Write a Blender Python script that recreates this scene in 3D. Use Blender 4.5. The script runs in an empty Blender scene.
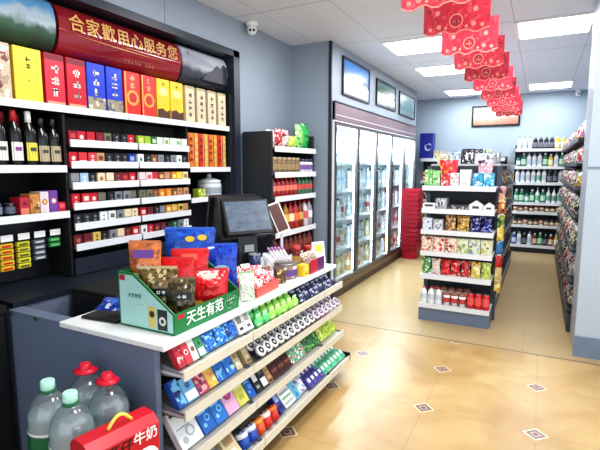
import bpy, bmesh, math, random
from functools import lru_cache
from mathutils import Vector, Matrix
PI = math.pi
rnd = random.Random(11)
C = bpy.context.scene.collection

# ------------------------------------------------------------------ materials
def lin(c):
    return tuple(((v / 255) / 12.92 if v / 255 <= .04045 else ((v / 255 + .055) / 1.055) ** 2.4) for v in c[:3]) + (1,)

def _nodes(name):
    m = bpy.data.materials.new(name); m.use_nodes = True
    nt = m.node_tree; b = nt.nodes['Principled BSDF']
    return m, nt, b

@lru_cache(None)
def M(col, rough=.5, metal=0.0, emit=0.0, var=.08, scale=9.0, trans=0.0, coat=0.0):
    """principled material whose colour is gently varied by object-space noise"""
    m, nt, b = _nodes('surface_%d_%d_%d' % col)
    b.inputs['Roughness'].default_value = rough
    b.inputs['Metallic'].default_value = metal
    b.inputs['Coat Weight'].default_value = coat
    tc = nt.nodes.new('ShaderNodeTexCoord'); nz = nt.nodes.new('ShaderNodeTexNoise')
    nz.inputs['Scale'].default_value = scale; nz.inputs['Detail'].default_value = 3
    nt.links.new(tc.outputs['Object'], nz.inputs['Vector'])
    r = nt.nodes.new('ShaderNodeValToRGB'); c = lin(col)
    r.color_ramp.elements[0].position = .3; r.color_ramp.elements[1].position = .7
    r.color_ramp.elements[0].color = tuple(v * (1 - var) for v in c[:3]) + (1,)
    r.color_ramp.elements[1].color = tuple(min(1, v * (1 + var)) for v in c[:3]) + (1,)
    nt.links.new(nz.outputs['Fac'], r.inputs['Fac'])
    nt.links.new(r.outputs['Color'], b.inputs['Base Color'])
    if emit:
        b.inputs['Emission Strength'].default_value = emit
        b.inputs['Emission Color'].default_value = c
    if trans:
        b.inputs['Transmission Weight'].default_value = trans
        b.inputs['IOR'].default_value = 1.33
    return m

@lru_cache(None)
def P(a, b_, c_, scale=45.0, rough=.35, seed=0, stretch=(1, 1, 1)):
    """printed packaging: patches of two accent colours on a main colour"""
    m, nt, b = _nodes('print_%d_%d_%d' % a)
    b.inputs['Roughness'].default_value = rough
    tc = nt.nodes.new('ShaderNodeTexCoord'); mp = nt.nodes.new('ShaderNodeMapping')
    mp.inputs['Location'].default_value = (seed * 1.7, seed * .9, seed * 2.3)
    mp.inputs['Scale'].default_value = stretch
    nt.links.new(tc.outputs['Object'], mp.inputs['Vector'])
    v = nt.nodes.new('ShaderNodeTexVoronoi'); v.inputs['Scale'].default_value = scale
    nz = nt.nodes.new('ShaderNodeTexNoise'); nz.inputs['Scale'].default_value = scale * .8; nt.links.new(mp.outputs['Vector'], nz.inputs['Vector'])
    va = nt.nodes.new('ShaderNodeVectorMath'); va.operation = 'MULTIPLY_ADD'; va.inputs[1].default_value = (1.1 / scale,) * 3
    nt.links.new(nz.outputs['Color'], va.inputs[0]); nt.links.new(mp.outputs['Vector'], va.inputs[2]); nt.links.new(va.outputs[0], v.inputs['Vector'])
    if rough < .3:
        n2 = nt.nodes.new('ShaderNodeTexNoise'); n2.inputs['Scale'].default_value = 26; n2.inputs['Detail'].default_value = 1; nt.links.new(tc.outputs['Object'], n2.inputs['Vector'])
        bu = nt.nodes.new('ShaderNodeBump'); bu.inputs['Strength'].default_value = .6; bu.inputs['Distance'].default_value = .012
        nt.links.new(n2.outputs['Fac'], bu.inputs['Height']); nt.links.new(bu.outputs['Normal'], b.inputs['Normal'])
    s = nt.nodes.new('ShaderNodeSeparateColor'); nt.links.new(v.outputs['Color'], s.inputs['Color'])
    r = nt.nodes.new('ShaderNodeValToRGB'); r.color_ramp.interpolation = 'CONSTANT'
    e = r.color_ramp.elements
    e[0].position = 0; e[0].color = lin(a); e[1].position = .55; e[1].color = lin(b_)
    x = e.new(.74); x.color = lin(c_); x = e.new(.87); x.color = tuple(v * .7 for v in lin(a)[:3]) + (1,)
    nt.links.new(s.outputs['Red'], r.inputs['Fac'])
    nt.links.new(r.outputs['Color'], b.inputs['Base Color'])
    return m

def glass_mat(name, tint, gloss=.1, rough=.03, milk=0.0):
    m = bpy.data.materials.new(name); m.use_nodes = True; nt = m.node_tree
    nt.nodes.clear()
    o = nt.nodes.new('ShaderNodeOutputMaterial'); mx = nt.nodes.new('ShaderNodeMixShader')
    t = nt.nodes.new('ShaderNodeBsdfTransparent'); g = nt.nodes.new('ShaderNodeBsdfGlossy')
    lw = nt.nodes.new('ShaderNodeLayerWeight'); lw.inputs['Blend'].default_value = .25
    mm = nt.nodes.new('ShaderNodeMath'); mm.operation = 'MULTIPLY_ADD'
    mm.inputs[1].default_value = .35; mm.inputs[2].default_value = gloss
    nt.links.new(lw.outputs['Fresnel'], mm.inputs[0])
    t.inputs['Color'].default_value = lin(tint); g.inputs['Roughness'].default_value = rough
    nt.links.new(mm.outputs[0], mx.inputs['Fac']); nt.links.new(t.outputs[0], mx.inputs[1])
    nt.links.new(g.outputs[0], mx.inputs[2]); nt.links.new(mx.outputs[0], o.inputs['Surface'])
    if milk:
        d = nt.nodes.new('ShaderNodeBsdfDiffuse'); d.inputs['Color'].default_value = (.93, .96, .97, 1)
        tr = nt.nodes.new('ShaderNodeBsdfTranslucent'); tr.inputs['Color'].default_value = (.93, .96, .97, 1)
        a1 = nt.nodes.new('ShaderNodeMixShader'); a2 = nt.nodes.new('ShaderNodeMixShader'); a2.inputs['Fac'].default_value = milk
        nt.links.new(d.outputs[0], a1.inputs[1]); nt.links.new(tr.outputs[0], a1.inputs[2])
        nt.links.new(mx.outputs[0], a2.inputs[1]); nt.links.new(a1.outputs[0], a2.inputs[2]); nt.links.new(a2.outputs[0], o.inputs['Surface'])
    return m

GLASS = glass_mat('cooler_glass', (238, 246, 248), .03)
CLEAR = glass_mat('clear_plastic', (228, 238, 240), .12, .12, .10)
WATER = glass_mat('water_fill', (232, 240, 242), .14, .05, .62)
HAZE = glass_mat('hazy_plastic', (225, 225, 222), .25, .3)

WALL = M((146, 157, 170), .45, var=.03, scale=1.2)
WALLD = M((122, 138, 160), .45, var=.03, scale=1.2)
FRAME = M((40, 46, 58), .35)
BLACK = M((16, 17, 21), .35)
DARK = M((30, 33, 40), .5)
VOID = M((13, 13, 16), .7)
WHITE = M((238, 238, 236), .4, var=.02)
STRIP = M((216, 219, 222), .35, var=.02)
CREAM = M((214, 208, 190), .4, var=.04)
GREYBLUE = M((104, 117, 138), .4, var=.05, scale=2.0)
GREYB2 = M((112, 120, 140), .45, var=.05, scale=2.0)
METAL = M((110, 112, 118), .35, .8)
GOLD = M((214, 168, 84), .35, .3)
RED = M((196, 28, 40), .4)

# ------------------------------------------------------------------ mesh builder
class MB:
    def __init__(s): s.bm = bmesh.new(); s.mats = []
    def mi(s, m):
        if m not in s.mats: s.mats.append(m)
        return s.mats.index(m)
    def face(s, pts, m, smooth=False):
        f = s.bm.faces.new([s.bm.verts.new(p) for p in pts]); f.material_index = s.mi(m); f.smooth = smooth; return f
    def box(s, x0, x1, y0, y1, z0, z1, m, bev=0.0, mat=None):
        r = bmesh.ops.create_cube(s.bm, size=1); vs = r['verts']
        for v in vs:
            v.co = Vector(((x0 + x1) / 2 + v.co.x * (x1 - x0), (y0 + y1) / 2 + v.co.y * (y1 - y0), (z0 + z1) / 2 + v.co.z * (z1 - z0)))
            if mat: v.co = mat @ v.co
        fs = set(f for v in vs for f in v.link_faces); i = s.mi(m)
        for f in fs: f.material_index = i
        if bev:
            es = list(set(e for f in fs for e in f.edges))
            bmesh.ops.bevel(s.bm, geom=es, offset=bev, segments=1, affect='EDGES', material=-1)
        return s
    def lathe(s, prof, m, seg=16, at=(0, 0, 0), smooth=True, cap=True, sx=1, sy=1):
        i = s.mi(m); rings = []
        for r, z in prof:
            rings.append([s.bm.verts.new((at[0] + sx * r * math.cos(2 * PI * k / seg), at[1] + sy * r * math.sin(2 * PI * k / seg), at[2] + z)) for k in range(seg)])
        for a, b in zip(rings, rings[1:]):
            for k in range(seg):
                f = s.bm.faces.new((a[k], a[(k + 1) % seg], b[(k + 1) % seg], b[k])); f.smooth = smooth; f.material_index = i
        if cap:
            for rg, rev in ((rings[0], True), (rings[-1], False)):
                f = s.bm.faces.new(rg[::-1] if rev else rg); f.material_index = i
        return s
    def prism(s, poly, axis, a, b, m):
        """extrude a 2-D polygon along an axis ('x': poly is (y,z), 'y': (x,z), 'z': (x,y))"""
        def mk(p, t):
            return {'x': (t, p[0], p[1]), 'y': (p[0], t, p[1]), 'z': (p[0], p[1], t)}[axis]
        i = s.mi(m)
        A = [s.bm.verts.new(mk(p, a)) for p in poly]; B = [s.bm.verts.new(mk(p, b)) for p in poly]
        n = len(poly); fs = [s.bm.faces.new(A), s.bm.faces.new(B[::-1])]
        for k in range(n): fs.append(s.bm.faces.new((A[k], B[k], B[(k + 1) % n], A[(k + 1) % n])))
        for f in fs: f.material_index = i
        return s
    def tube(s, pts, r, m, seg=8):
        i = s.mi(m); rings = []; pts = [Vector(p) for p in pts]
        for k, p in enumerate(pts):
            d = (pts[min(k + 1, len(pts) - 1)] - pts[max(k - 1, 0)]).normalized()
            u = d.cross(Vector((0, 0, 1)) if abs(d.z) < .9 else Vector((1, 0, 0))).normalized(); w = d.cross(u)
            rings.append([s.bm.verts.new(p + r * (math.cos(2 * PI * q / seg) * u + math.sin(2 * PI * q / seg) * w)) for q in range(seg)])
        for a, b in zip(rings, rings[1:]):
            for q in range(seg):
                f = s.bm.faces.new((a[q], a[(q + 1) % seg], b[(q + 1) % seg], b[q])); f.material_index = i; f.smooth = True
        for rg in (rings[0][::-1], rings[-1]): s.bm.faces.new(rg).material_index = i
        return s
    def sphere(s, c, r, m, seg=14, rings=9, sc=(1, 1, 1)):
        i = s.mi(m)
        q = bmesh.ops.create_uvsphere(s.bm, u_segments=seg, v_segments=rings, radius=r)
        for v in q['verts']: v.co = Vector((c[0] + v.co.x * sc[0], c[1] + v.co.y * sc[1], c[2] + v.co.z * sc[2]))
        for f in set(f for v in q['verts'] for f in v.link_faces): f.material_index = i; f.smooth = True
        return s
    def bag(s, w, h, t, m, m2=None, nx=8, nz=9, crimp=.06, seed=0, base=0):
        """pillow bag standing on its lower seam, front towards -Y; m2 fills a middle band"""
        r = random.Random(seed); i = s.mi(m); j = s.mi(m2) if m2 else i
        for sgn in (-1, 1):
            g = []
            for a in range(nz + 1):
                row = []
                for b in range(nx + 1):
                    u = b / nx * 2 - 1; v = a / nz * 2 - 1
                    k = max(0, 1 - u * u) ** .6 * max(0, 1 - max(-1, min(1, v * 1.12)) ** 2) ** .55
                    dx = -.05 * w * (1 - v * v) * u
                    yy = sgn * (t / 2 * k + .0006) + (r.random() - .5) * t * .20 * k
                    row.append(s.bm.verts.new((u * w / 2 + dx, yy, base + (v + 1) / 2 * h)))
                g.append(row)
            for a in range(nz):
                for b in range(nx):
                    q = (g[a][b], g[a][b + 1], g[a + 1][b + 1], g[a + 1][b])
                    f = s.bm.faces.new(q if sgn < 0 else q[::-1]); f.smooth = True
                    f.material_index = j if (m2 and 2 <= a < nz - 3 and 1 <= b < nx - 1) else i
        return s
    def mesh(s, name):
        me = bpy.data.meshes.new(name)
        for e in s.bm.edges:
            if len(e.link_faces) == 2:
                try:
                    if e.calc_face_angle() > .7: e.smooth = False
                except ValueError: pass
        s.bm.to_mesh(me); s.bm.free()
        for m in s.mats: me.materials.append(m)
        return me

def obj(name, me, parent=None, loc=(0, 0, 0), rot=(0, 0, 0)):
    if isinstance(me, MB): me = me.mesh(name)
    o = bpy.data.objects.new(name, me); C.objects.link(o)
    o.location = loc; o.rotation_euler = rot; o.parent = parent
    return o
def tag(o, label, cat, group=None, kind=None):
    o['label'] = label; o['category'] = cat
    if group: o['group'] = group
    if kind: o['kind'] = kind
    return o
def T(name, label, cat, loc=(0, 0, 0), rz=0, group=None, rot=None):
    o = bpy.data.objects.new(name, None); C.objects.link(o)
    o.empty_display_size = .05; o.location = loc; o.rotation_euler = rot or (0, 0, rz)
    return tag(o, label, cat, group)
def S(name, me):
    o = obj(name, me); o['kind'] = 'structure'; return o
def dup(root, loc, rot, label, group=None):
    r = root.copy(); C.objects.link(r); r.location = loc; r.rotation_euler = rot; r['label'] = label
    if group: r['group'] = group
    for ch in list(root.children):
        c = ch.copy(); C.objects.link(c); c.parent = r
        for g in list(ch.children):
            d = g.copy(); C.objects.link(d); d.parent = c
    return r

ORD = ('first second third fourth fifth sixth seventh eighth ninth tenth eleventh twelfth thirteenth fourteenth fifteenth sixteenth '
       'seventeenth eighteenth nineteenth twentieth').split()
ORD += ['twenty-' + w for w in ORD[:9]] + ['thirtieth'] + ['thirty-' + w for w in ORD[:9]]

@lru_cache(None)
def text_mesh(body, size, matc, extrude=.0006):
    cu = bpy.data.curves.new('lettering', 'FONT'); cu.body = body; cu.size = size; cu.extrude = extrude
    cu.offset = size * .012; cu.align_x = 'CENTER'; cu.align_y = 'CENTER'; cu.resolution_u = 3
    o = bpy.data.objects.new('lettering', cu); C.objects.link(o)
    dg = bpy.context.evaluated_depsgraph_get(); dg.update()
    me = bpy.data.meshes.new_from_object(o.evaluated_get(dg))
    bpy.data.objects.remove(o); me.materials.clear(); me.materials.append(matc)
    return me

# ------------------------------------------------------------------ room
H = 2.70
fm, nt, b = _nodes('floor_tiles')
N = nt.nodes.new; L = nt.links.new
def math_node(op, a, bb=None, c=None):
    n = N('ShaderNodeMath'); n.operation = op
    for i, v in enumerate((a, bb, c)):
        if v is None: continue
        if isinstance(v, (int, float)): n.inputs[i].default_value = v
        else: L(v, n.inputs[i])
    return n.outputs[0]
def mixc(f, a, bb):
    n = N('ShaderNodeMix'); n.data_type = 'RGBA'
    if isinstance(f, (int, float)): n.inputs[0].default_value = f
    else: L(f, n.inputs[0])
    for i, v in ((6, a), (7, bb)):
        if isinstance(v, tuple): n.inputs[i].default_value = v
        else: L(v, n.inputs[i])
    return n.outputs[2]
geo = N('ShaderNodeNewGeometry'); sep = N('ShaderNodeSeparateXYZ'); L(geo.outputs['Position'], sep.inputs[0])
X, Y = sep.outputs['X'], sep.outputs['Y']
def cell(v, o): return math_node('ABSOLUTE', math_node('SUBTRACT', math_node('FRACT', math_node('ADD', math_node('DIVIDE', math_node('SUBTRACT', v, o), .603), 50.5)), .5))
cx, cy = cell(X, -1.15), cell(Y, 2.06)          # 0 at a grid corner, .5 mid tile
dia = math_node('ADD', cx, cy)
near = math_node('LESS_THAN', Y, 3.84)
n1 = N('ShaderNodeTexNoise'); n1.inputs['Scale'].default_value = 2.1; n1.inputs['Detail'].default_value = 5; n1.inputs['Distortion'].default_value = .8
L(geo.outputs['Position'], n1.inputs['Vector'])
rp = N('ShaderNodeValToRGB'); L(n1.outputs['Fac'], rp.inputs['Fac'])
rp.color_ramp.elements[0].position = .32; rp.color_ramp.elements[0].color = lin((160, 128, 80))
rp.color_ramp.elements[1].position = .68; rp.color_ramp.elements[1].color = lin((188, 160, 112))
e = rp.color_ramp.elements.new(.5); e.color = lin((174, 144, 96))
far_c = mixc(n1.outputs['Fac'], lin((160, 136, 98)), lin((178, 156, 116)))
base = mixc(near, far_c, rp.outputs['Color'])
grout = math_node('MULTIPLY', near, math_node('LESS_THAN', math_node('MINIMUM', cx, cy), .006))
base = mixc(math_node('MULTIPLY', grout, .28), base, lin((120, 96, 66)))
seam = math_node('LESS_THAN', math_node('ABSOLUTE', math_node('SUBTRACT', Y, 3.865)), .012)
base = mixc(math_node('MULTIPLY', seam, .75), base, lin((92, 74, 54)))
gx2 = math_node('LESS_THAN', math_node('ABSOLUTE', math_node('SUBTRACT', math_node('FRACT', math_node('DIVIDE', math_node('ADD', X, 10.05), .8)), .5)), .004)
base = mixc(math_node('MULTIPLY', math_node('MULTIPLY', gx2, math_node('SUBTRACT', 1, near)), .3), base, lin((120, 100, 74)))
for lim, colr in ((.108, (216, 200, 172)), (.088, (112, 88, 80)), (.05, (176, 150, 140)), (.03, (96, 74, 74))):
    base = mixc(math_node('MULTIPLY', near, math_node('LESS_THAN', dia, lim)), base, lin(colr))
L(base, b.inputs['Base Color']); b.inputs['Roughness'].default_value = .3
b.inputs['Specular IOR Level'].default_value = .3
S('floor', MB().box(-3.6, 2.4, -3.0, 9.2, -.05, 0, fm))

cm, nt, b = _nodes('ceiling_tiles'); N = nt.nodes.new; L = nt.links.new
geo = N('ShaderNodeNewGeometry'); sep = N('ShaderNodeSeparateXYZ'); L(geo.outputs['Position'], sep.inputs[0])
def gl(v, o, p): return math_node('LESS_THAN', math_node('ABSOLUTE', math_node('SUBTRACT', math_node('FRACT', math_node('ADD', math_node('DIVIDE', math_node('SUBTRACT', v, o), p), 50.5)), .5)), .006)
g = math_node('MAXIMUM', gl(sep.outputs['X'], -1.51, .615), gl(sep.outputs['Y'], 3.37, 1.22))
L(mixc(math_node('MULTIPLY', g, .55), lin((226, 228, 236)), lin((140, 145, 158))), b.inputs['Base Color'])
b.inputs['Roughness'].default_value = .7
S('ceiling', MB().box(-3.6, 2.4, -3.0, 9.2, H, H + .05, cm))

w = MB()
w.box(-2.9, -2.40, 3.42, 4.42, 0, H, WALL)                 # between cabinet and cooler
w.box(-2.9, -2.40, -3.0, 3.42, 2.425, H, WALL)             # bulkhead above the cabinet
w.box(-2.9, -2.40, -3.0, .55, 0, 2.425, WALL)
w.box(-2.9, -2.80, .55, 3.42, 0, 2.425, VOID)
w.box(-2.9, -2.42, 4.42, 9.05, 0, H, WALL)
S('wall_left', w)
S('trim_3', MB().box(-2.4, -2.398, 2.556, 2.562, 2.43, 2.695, WALLD))
w = MB(); w.box(-2.42, -1.945, 4.42, 4.46, 0, H, WALL); w.box(-2.42, -1.945, 4.46, 8.02, 2.12, H, WALL); w.box(-2.42, -1.945, 7.97, 8.02, 0, 2.12, WALL)
S('wall_bay', w)
S('trim_1', MB().box(-1.965, -1.935, 4.405, 4.43, 0, H - .005, FRAME))
S('wall_back', MB().box(-2.9, 2.4, 9.05, 9.15, 0, H, M((164, 180, 193), .5, var=.03, scale=1.2)))
S('wall_right', MB().box(.78, .86, 4.5, 9.05, 0, H, WALL))
PIL = M((172, 184, 196), .4, var=.03, scale=1.2)
S('wall_pillar', MB().box(.302, 1.3, 3.98, 4.5, 0, H, PIL))
S('trim_2', MB().box(.298, 1.3, 3.972, 3.98, 1.432, 1.442, M((118, 132, 150), .5)))
S('pillar_foot_band', MB().box(.296, 1.3, 3.965, 3.98, 0, .16, M((112, 126, 146), .4)))  # darker band across the foot of the pillar

# ceiling light panels and added fill lamps
LP = M((250, 252, 255), .4, emit=9.0, var=0.0)
lamps = [(-1.22, 5.02, 'large lit ceiling light panel above the near end of the coolers'),
         (-1.22, 6.38, 'lit ceiling light panel, second of three above the coolers'),
         (-1.22, 8.38, 'lit ceiling light panel farthest back above the coolers'),
         (.03, 4.92, 'large lit ceiling light panel near the pillar, top right of the photo'),
         (.05, 8.33, 'lit ceiling light panel beside the camera above the back right corner'),
         (-1.22, 3.26, None), (-1.22, 1.6, None), (.03, 3.1, None), (.03, 1.4, None), (.03, 6.7, None)]  # unlabelled entries are added fill lamps with no panel built
fr = MB()
for a in ((-.315, .315, -.315, -.285), (-.315, .315, .285, .315), (-.315, -.285, -.285, .285), (.285, .315, -.285, .285)):
    fr.box(*a, -.012, -.001, WHITE)
frm = fr.mesh('frame'); dfm = MB().box(-.285, .285, -.285, .285, -.008, -.001, LP).mesh('diffuser')
for x, y, lab in lamps:
    if lab and not (x > 0 and y > 6 and y < 7):
        t = T('ceiling_light', lab, 'ceiling light', (x, y, H), group='ceiling light panels')
        obj('frame', frm, t); obj('diffuser', dfm, t)
    la = bpy.data.lights.new('panel_or_fill_lamp', 'AREA'); la.shape = 'SQUARE'; la.size = .57
    la.energy = 15 if lab else 27; la.color = (.97, .985, 1)
    lo = bpy.data.objects.new('panel_or_fill_lamp', la); C.objects.link(lo); lo.location = (x, y, H - .02)

# ------------------------------------------------------------------ generic shelving (local: front at y=0 facing -Y, width along x)
def W(loc, rz, lx, ly, z):
    c, s = math.cos(rz), math.sin(rz)
    return (loc[0] + c * lx - s * ly, loc[1] + s * lx + c * ly, z)

def shelving(name, label, cat, loc, rz, width, depth, zs, top=None, back=DARK, plate=WHITE, strip=STRIP, post=DARK, plinth=GREYBLUE, sh=.04, ends=True, base=.1, group=None, tilt=0.0, lowext=0.0, backz=None, endpanel=False):
    t = T(name, label, cat, loc, rz, group)
    top = top or zs[-1] + .12; w2 = width / 2
    obj('back_panel', MB().box(-w2, w2, depth - .02, depth, .02, backz or top, back), t)
    if ends:
        for sx in (-1, 1):
            u = MB()
            if endpanel: u.box(sx * w2 - .012, sx * w2 + .012, .03, depth, 0, top, post)
            else: u.box(sx * w2 - .02, sx * w2 + .02, depth - .05, depth + .005, 0, top, post)
            obj('upright', u, t)
    if base: obj('plinth', MB().box(-w2, w2, .012, depth, 0, zs[0] - sh - .001 if zs[0] - sh > .01 else .01, plinth), t)
    for k, z in enumerate(zs):           # z = top of the price strip; plate sits 8 mm lower
        ext = lowext if k == 0 else 0
        s_ = obj('shelf', MB().box(-w2, w2, -ext + .006, depth - .02, z - .025, z - .008, plate), t)
        obj('price_strip', MB().box(-w2, w2, -ext, -ext + .006, z - sh, z, strip), s_)
        if k and not endpanel:
            for sx in (-1, 1):
                obj('bracket', MB().prism([(.01, z - .026), (depth - .03, z - .026), (depth - .03, z - .09), (.05, z - .04)], 'x', sx * (w2 - .004), sx * (w2 - .001), post), s_)
    return t

# ------------------------------------------------------------------ item meshes (base at z=0, front -Y, width x)
def glyphs(mb, cx, z1, n, sz, y, m, seed, vertical=True):
    """rows of short brush strokes, too small to read"""
    r = random.Random(seed)
    for k in range(n):
        zc = z1 - (k + .5) * sz * 1.15 if vertical else z1; xc = cx if vertical else cx + (k - (n - 1) / 2) * sz * 1.15
        for q in range(4):
            hz = q % 2 == 0; a = (r.random() - .5) * sz * .5
            wx, hh = (sz * .42, sz * .07) if hz else (sz * .07, sz * .40)
            xx, zz = (xc, zc + a) if hz else (xc + a, zc)
            mb.face([(xx - wx, y, zz - hh), (xx + wx, y, zz - hh), (xx + wx, y, zz + hh), (xx - wx, y, zz + hh)], m)

def patch(mb, x0, x1, z0, z1, y, m): mb.face([(x0, y, z0), (x1, y, z0), (x1, y, z1), (x0, y, z1)], m)
def disc(mb, cx, cz, r, y, m, seg=14): mb.face([(cx + r * math.cos(2 * PI * k / seg), y, cz + r * math.sin(2 * PI * k / seg)) for k in range(seg)], m)

@lru_cache(None)
def carton(w, d, h, col, acc=(240, 240, 236), acc2=(40, 40, 48), style=0, seed=0):
    mb = MB(); m = M(col, .4); a = M(acc, .4); c = M(acc2, .4); y = -d / 2 - .0006
    mb.box(-w / 2, w / 2, -d / 2, d / 2, 0, h, m, min(w, d, h) * .03)
    if style == 0:
        patch(mb, -w * .34, w * .34, h * .48, h * .86, y, a); patch(mb, -w * .3, w * .2, h * .16, h * .3, y, c)
    elif style == 1:
        patch(mb, -w * .44, w * .44, h * .06, h * .42, y, a); disc(mb, 0, h * .66, min(w, h) * .2, y, c)
    elif style == 2:
        disc(mb, 0, h * .55, min(w, h) * .32, y, a); disc(mb, 0, h * .55, min(w, h) * .2, y - .0004, c)
    elif style == 3:
        mb2 = P(col, acc, acc2, 6.5 / max(w, h), seed=seed); patch(mb, -w * .46, w * .46, h * .04, h * .96, y, mb2)
        mb.face([(-w * .46, -d * .46, h + .0005), (w * .46, -d * .46, h + .0005), (w * .46, d * .46, h + .0005), (-w * .46, d * .46, h + .0005)], mb2)
    elif style == 4:
        glyphs(mb, 0, h * .86, 3, h * .2, y, c, seed); patch(mb, -w * .4, w * .4, h * .04, h * .16, y, a)
    elif style == 5:
        for k in range(4): patch(mb, -w * .42, w * .42, h * (.1 + .22 * k), h * (.2 + .22 * k), y, a if k % 2 else c)
    return mb.mesh('carton')

@lru_cache(None)
def cig(col, acc, style, seed):
    mb = MB(); w, d, h = .054, .024, .088; y = -d / 2 - .0006
    mb.box(-w / 2, w / 2, -d / 2, d / 2, 0, h, M(col, .3), .0015)
    a = M(acc, .35)
    if style == 0: patch(mb, -w * .3, w * .3, h * .5, h * .8, y, a)
    elif style == 1: disc(mb, 0, h * .6, .013, y, a)
    elif style == 2: patch(mb, -w * .48, w * .48, h * .1, h * .45, y, a)
    else: glyphs(mb, 0, h * .88, 2, .022, y, a, seed)
    patch(mb, -w * .4, w * .4, h * .06, h * .13, y, M((225, 222, 210), .4))
    return mb.mesh('cigarette_packet')

@lru_cache(None)
def bottle(r, h, col, cap=(240, 240, 240), lab=(200, 40, 40), kind='pet', clear=False):
    mb = MB(); m = M(col, .2) if not clear else WATER; c = M(cap, .4); l = M(lab, .4)
    if kind == 'pet':
        mb.lathe([(r * .9, 0), (r, h * .04), (r, h * .30), (r * .94, h * .5), (r, h * .60), (r * .8, h * .74), (r * .42, h * .87), (r * .36, h * .93)], m, 10)
        mb.lathe([(r * 1.02, h * .30), (r * 1.02, h * .58)], l, 10, cap=False)
        mb.lathe([(r * .42, h * .90), (r * .42, h)], c, 8)
    elif kind == 'pump':
        mb.lathe([(r * .9, 0), (r, h * .03), (r, h * .6), (r * .5, h * .72), (r * .3, h * .78)], m, 10)
        mb.lathe([(r * 1.02, h * .15), (r * 1.02, h * .48)], l, 10, cap=False)
        mb.lathe([(r * .35, h * .76), (r * .35, h * .86), (r * .12, h * .87), (r * .12, h * .95), (r * .3, h * .95), (r * .3, h)], c, 8)
    elif kind == 'can':
        mb.lathe([(r * .85, 0), (r, h * .06), (r, h * .92), (r * .85, h)], m, 12)
        mb.lathe([(r * 1.01, h * .25), (r * 1.01, h * .75)], l, 12, cap=False)
        mb.lathe([(r * .84, h), (r * .84, h * 1.01)], M((190, 192, 196), .3, .7), 12)
    elif kind == 'jar':
        mb.lathe([(r * .9, 0), (r, h * .05), (r, h * .7), (r * .85, h * .8)], m, 12)
        mb.lathe([(r * 1.02, h * .2), (r * 1.02, h * .58)], l, 12, cap=False)
        mb.lathe([(r * .9, h * .79), (r * .9, h)], c, 12)
    elif kind == 'cup':
        mb.lathe([(r * .75, 0), (r, h * .8)], m, 12); mb.lathe([(r * .88, h * .25), (r * .98, h * .6)], l, 12, cap=False)
        mb.lathe([(r * 1.05, h * .8), (r * 1.05, h * .9), (r * .6, h)], c, 12)
    elif kind == 'tub':
        mb.lathe([(r * .86, 0), (r * .95, h * .7)], l, 14); mb.lathe([(r, h * .7), (r, h), (r * .62, h * 1.01)], m, 14)
        mb.lathe([(r * .62, h * 1.012), (r * .2, h * 1.02)], c, 14); mb.lathe([(r * .3, h * 1.03), (r * .05, h * 1.032)], m, 10)
    elif kind == 'wide':
        mb.lathe([(r * .9, 0), (r, h * .03), (r, h * .66), (r * .72, h * .8), (r * .4, h * .85)], m, 12, sy=.62)
        mb.lathe([(r * 1.02, h * .15), (r * 1.02, h * .55)], l, 12, cap=False, sy=.64)
        mb.lathe([(r * .45, h * .84), (r * .45, h)], c, 8)
    return mb.mesh('bottle')

@lru_cache(None)
def snack(w, h, t, a, b_=(240, 236, 220), c_=(240, 200, 40), seed=0, win=None):
    mb = MB(); mb.bag(w, h, t, P(a, b_, c_, 9.0 / max(w, h), .2, seed), M(win, .35) if win else None, seed=seed, nx=6, nz=8)
    return mb.mesh('snack_bag')

def run(items, where, loc, rz, ly, z, group, left='left', name_cat=None):
    """items: (object name, description, category, mesh, local x, [tilt, dz, dy, rzz]) placed on a shelf; labels count along the shelf"""
    out = []
    for k, it in enumerate(items):
        nm, desc, cat, me, lx = it[:5]; ex = it[5] if len(it) > 5 else {}
        tilt = ex.get('tilt', 0); p = W(loc, rz, lx, ly + ex.get('dy', 0), z + ex.get('dz', 0) + .001)
        if tilt:
            d = max(v.co.y for v in me.vertices); p = (p[0], p[1], p[2] + abs(d) * math.sin(abs(tilt)))
        o = obj(nm, me, None, p, (-tilt, 0, rz + ex.get('rz', 0)))
        tag(o, '%s, %s from %s, %s' % (desc, ORD[k], left, where), cat, group); out.append(o)
    return out
R90 = PI / 2
# ================================================================== left wall display cabinet
XF = -2.40
t = T('display_cabinet', 'dark recessed wall display cabinet holding liquor, cigarettes and gift packs', 'cabinet', (XF, 2.0, 0), R90)
CY = 2.0                                       # local x = world y - 2.0
def lx(y): return y - CY
obj('back_panel', MB().box(lx(.6), lx(3.40), .34, .36, .8, 2.42, VOID), t)
obj('header_rail', MB().box(lx(.6), lx(3.42), -.03, .30, 2.372, 2.425, FRAME), t)
obj('header_back', MB().box(lx(.6), lx(3.33), .14, .16, 2.06, 2.372, BLACK), t)
obj('side_jamb', MB().box(lx(3.335), lx(3.42), -.03, .34, .0, 2.425, FRAME), t)
obj('side_panel', MB().box(lx(3.30), lx(3.335), .0, .34, .80, 2.06, DARK), t)
for y in (1.742, 2.775):
    obj('divider', MB().box(lx(y) - .008, lx(y) + .008, .02, .34, .80, 1.74, VOID), t)
for a, c in ((.6, 1.30), (1.302, 2.20), (2.202, 2.78), (2.782, 3.30)):
    s_ = obj('shelf', MB().box(lx(a), lx(c), .006, .34, 1.745, 1.77, DARK), t)
    obj('price_strip', MB().box(lx(a), lx(c) - .004, 0, .006, 1.745, 1.785, STRIP), s_)
for (a, c, z) in ((.6, 1.733, 1.45), (.6, 1.733, 1.19), (2.785, 3.30, 1.44), (2.785, 3.30, 1.20)):
    s_ = obj('shelf', MB().box(lx(a), lx(c), .006, .34, z - .035, z - .012, DARK), t)
    obj('price_strip', MB().box(lx(a), lx(c), 0, .006, z - .04, z, STRIP), s_)
obj('lower_panel', MB().box(lx(.6), lx(3.30), .22, .24, .80, 1.15, M((24, 28, 38), .4)), t)

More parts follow.
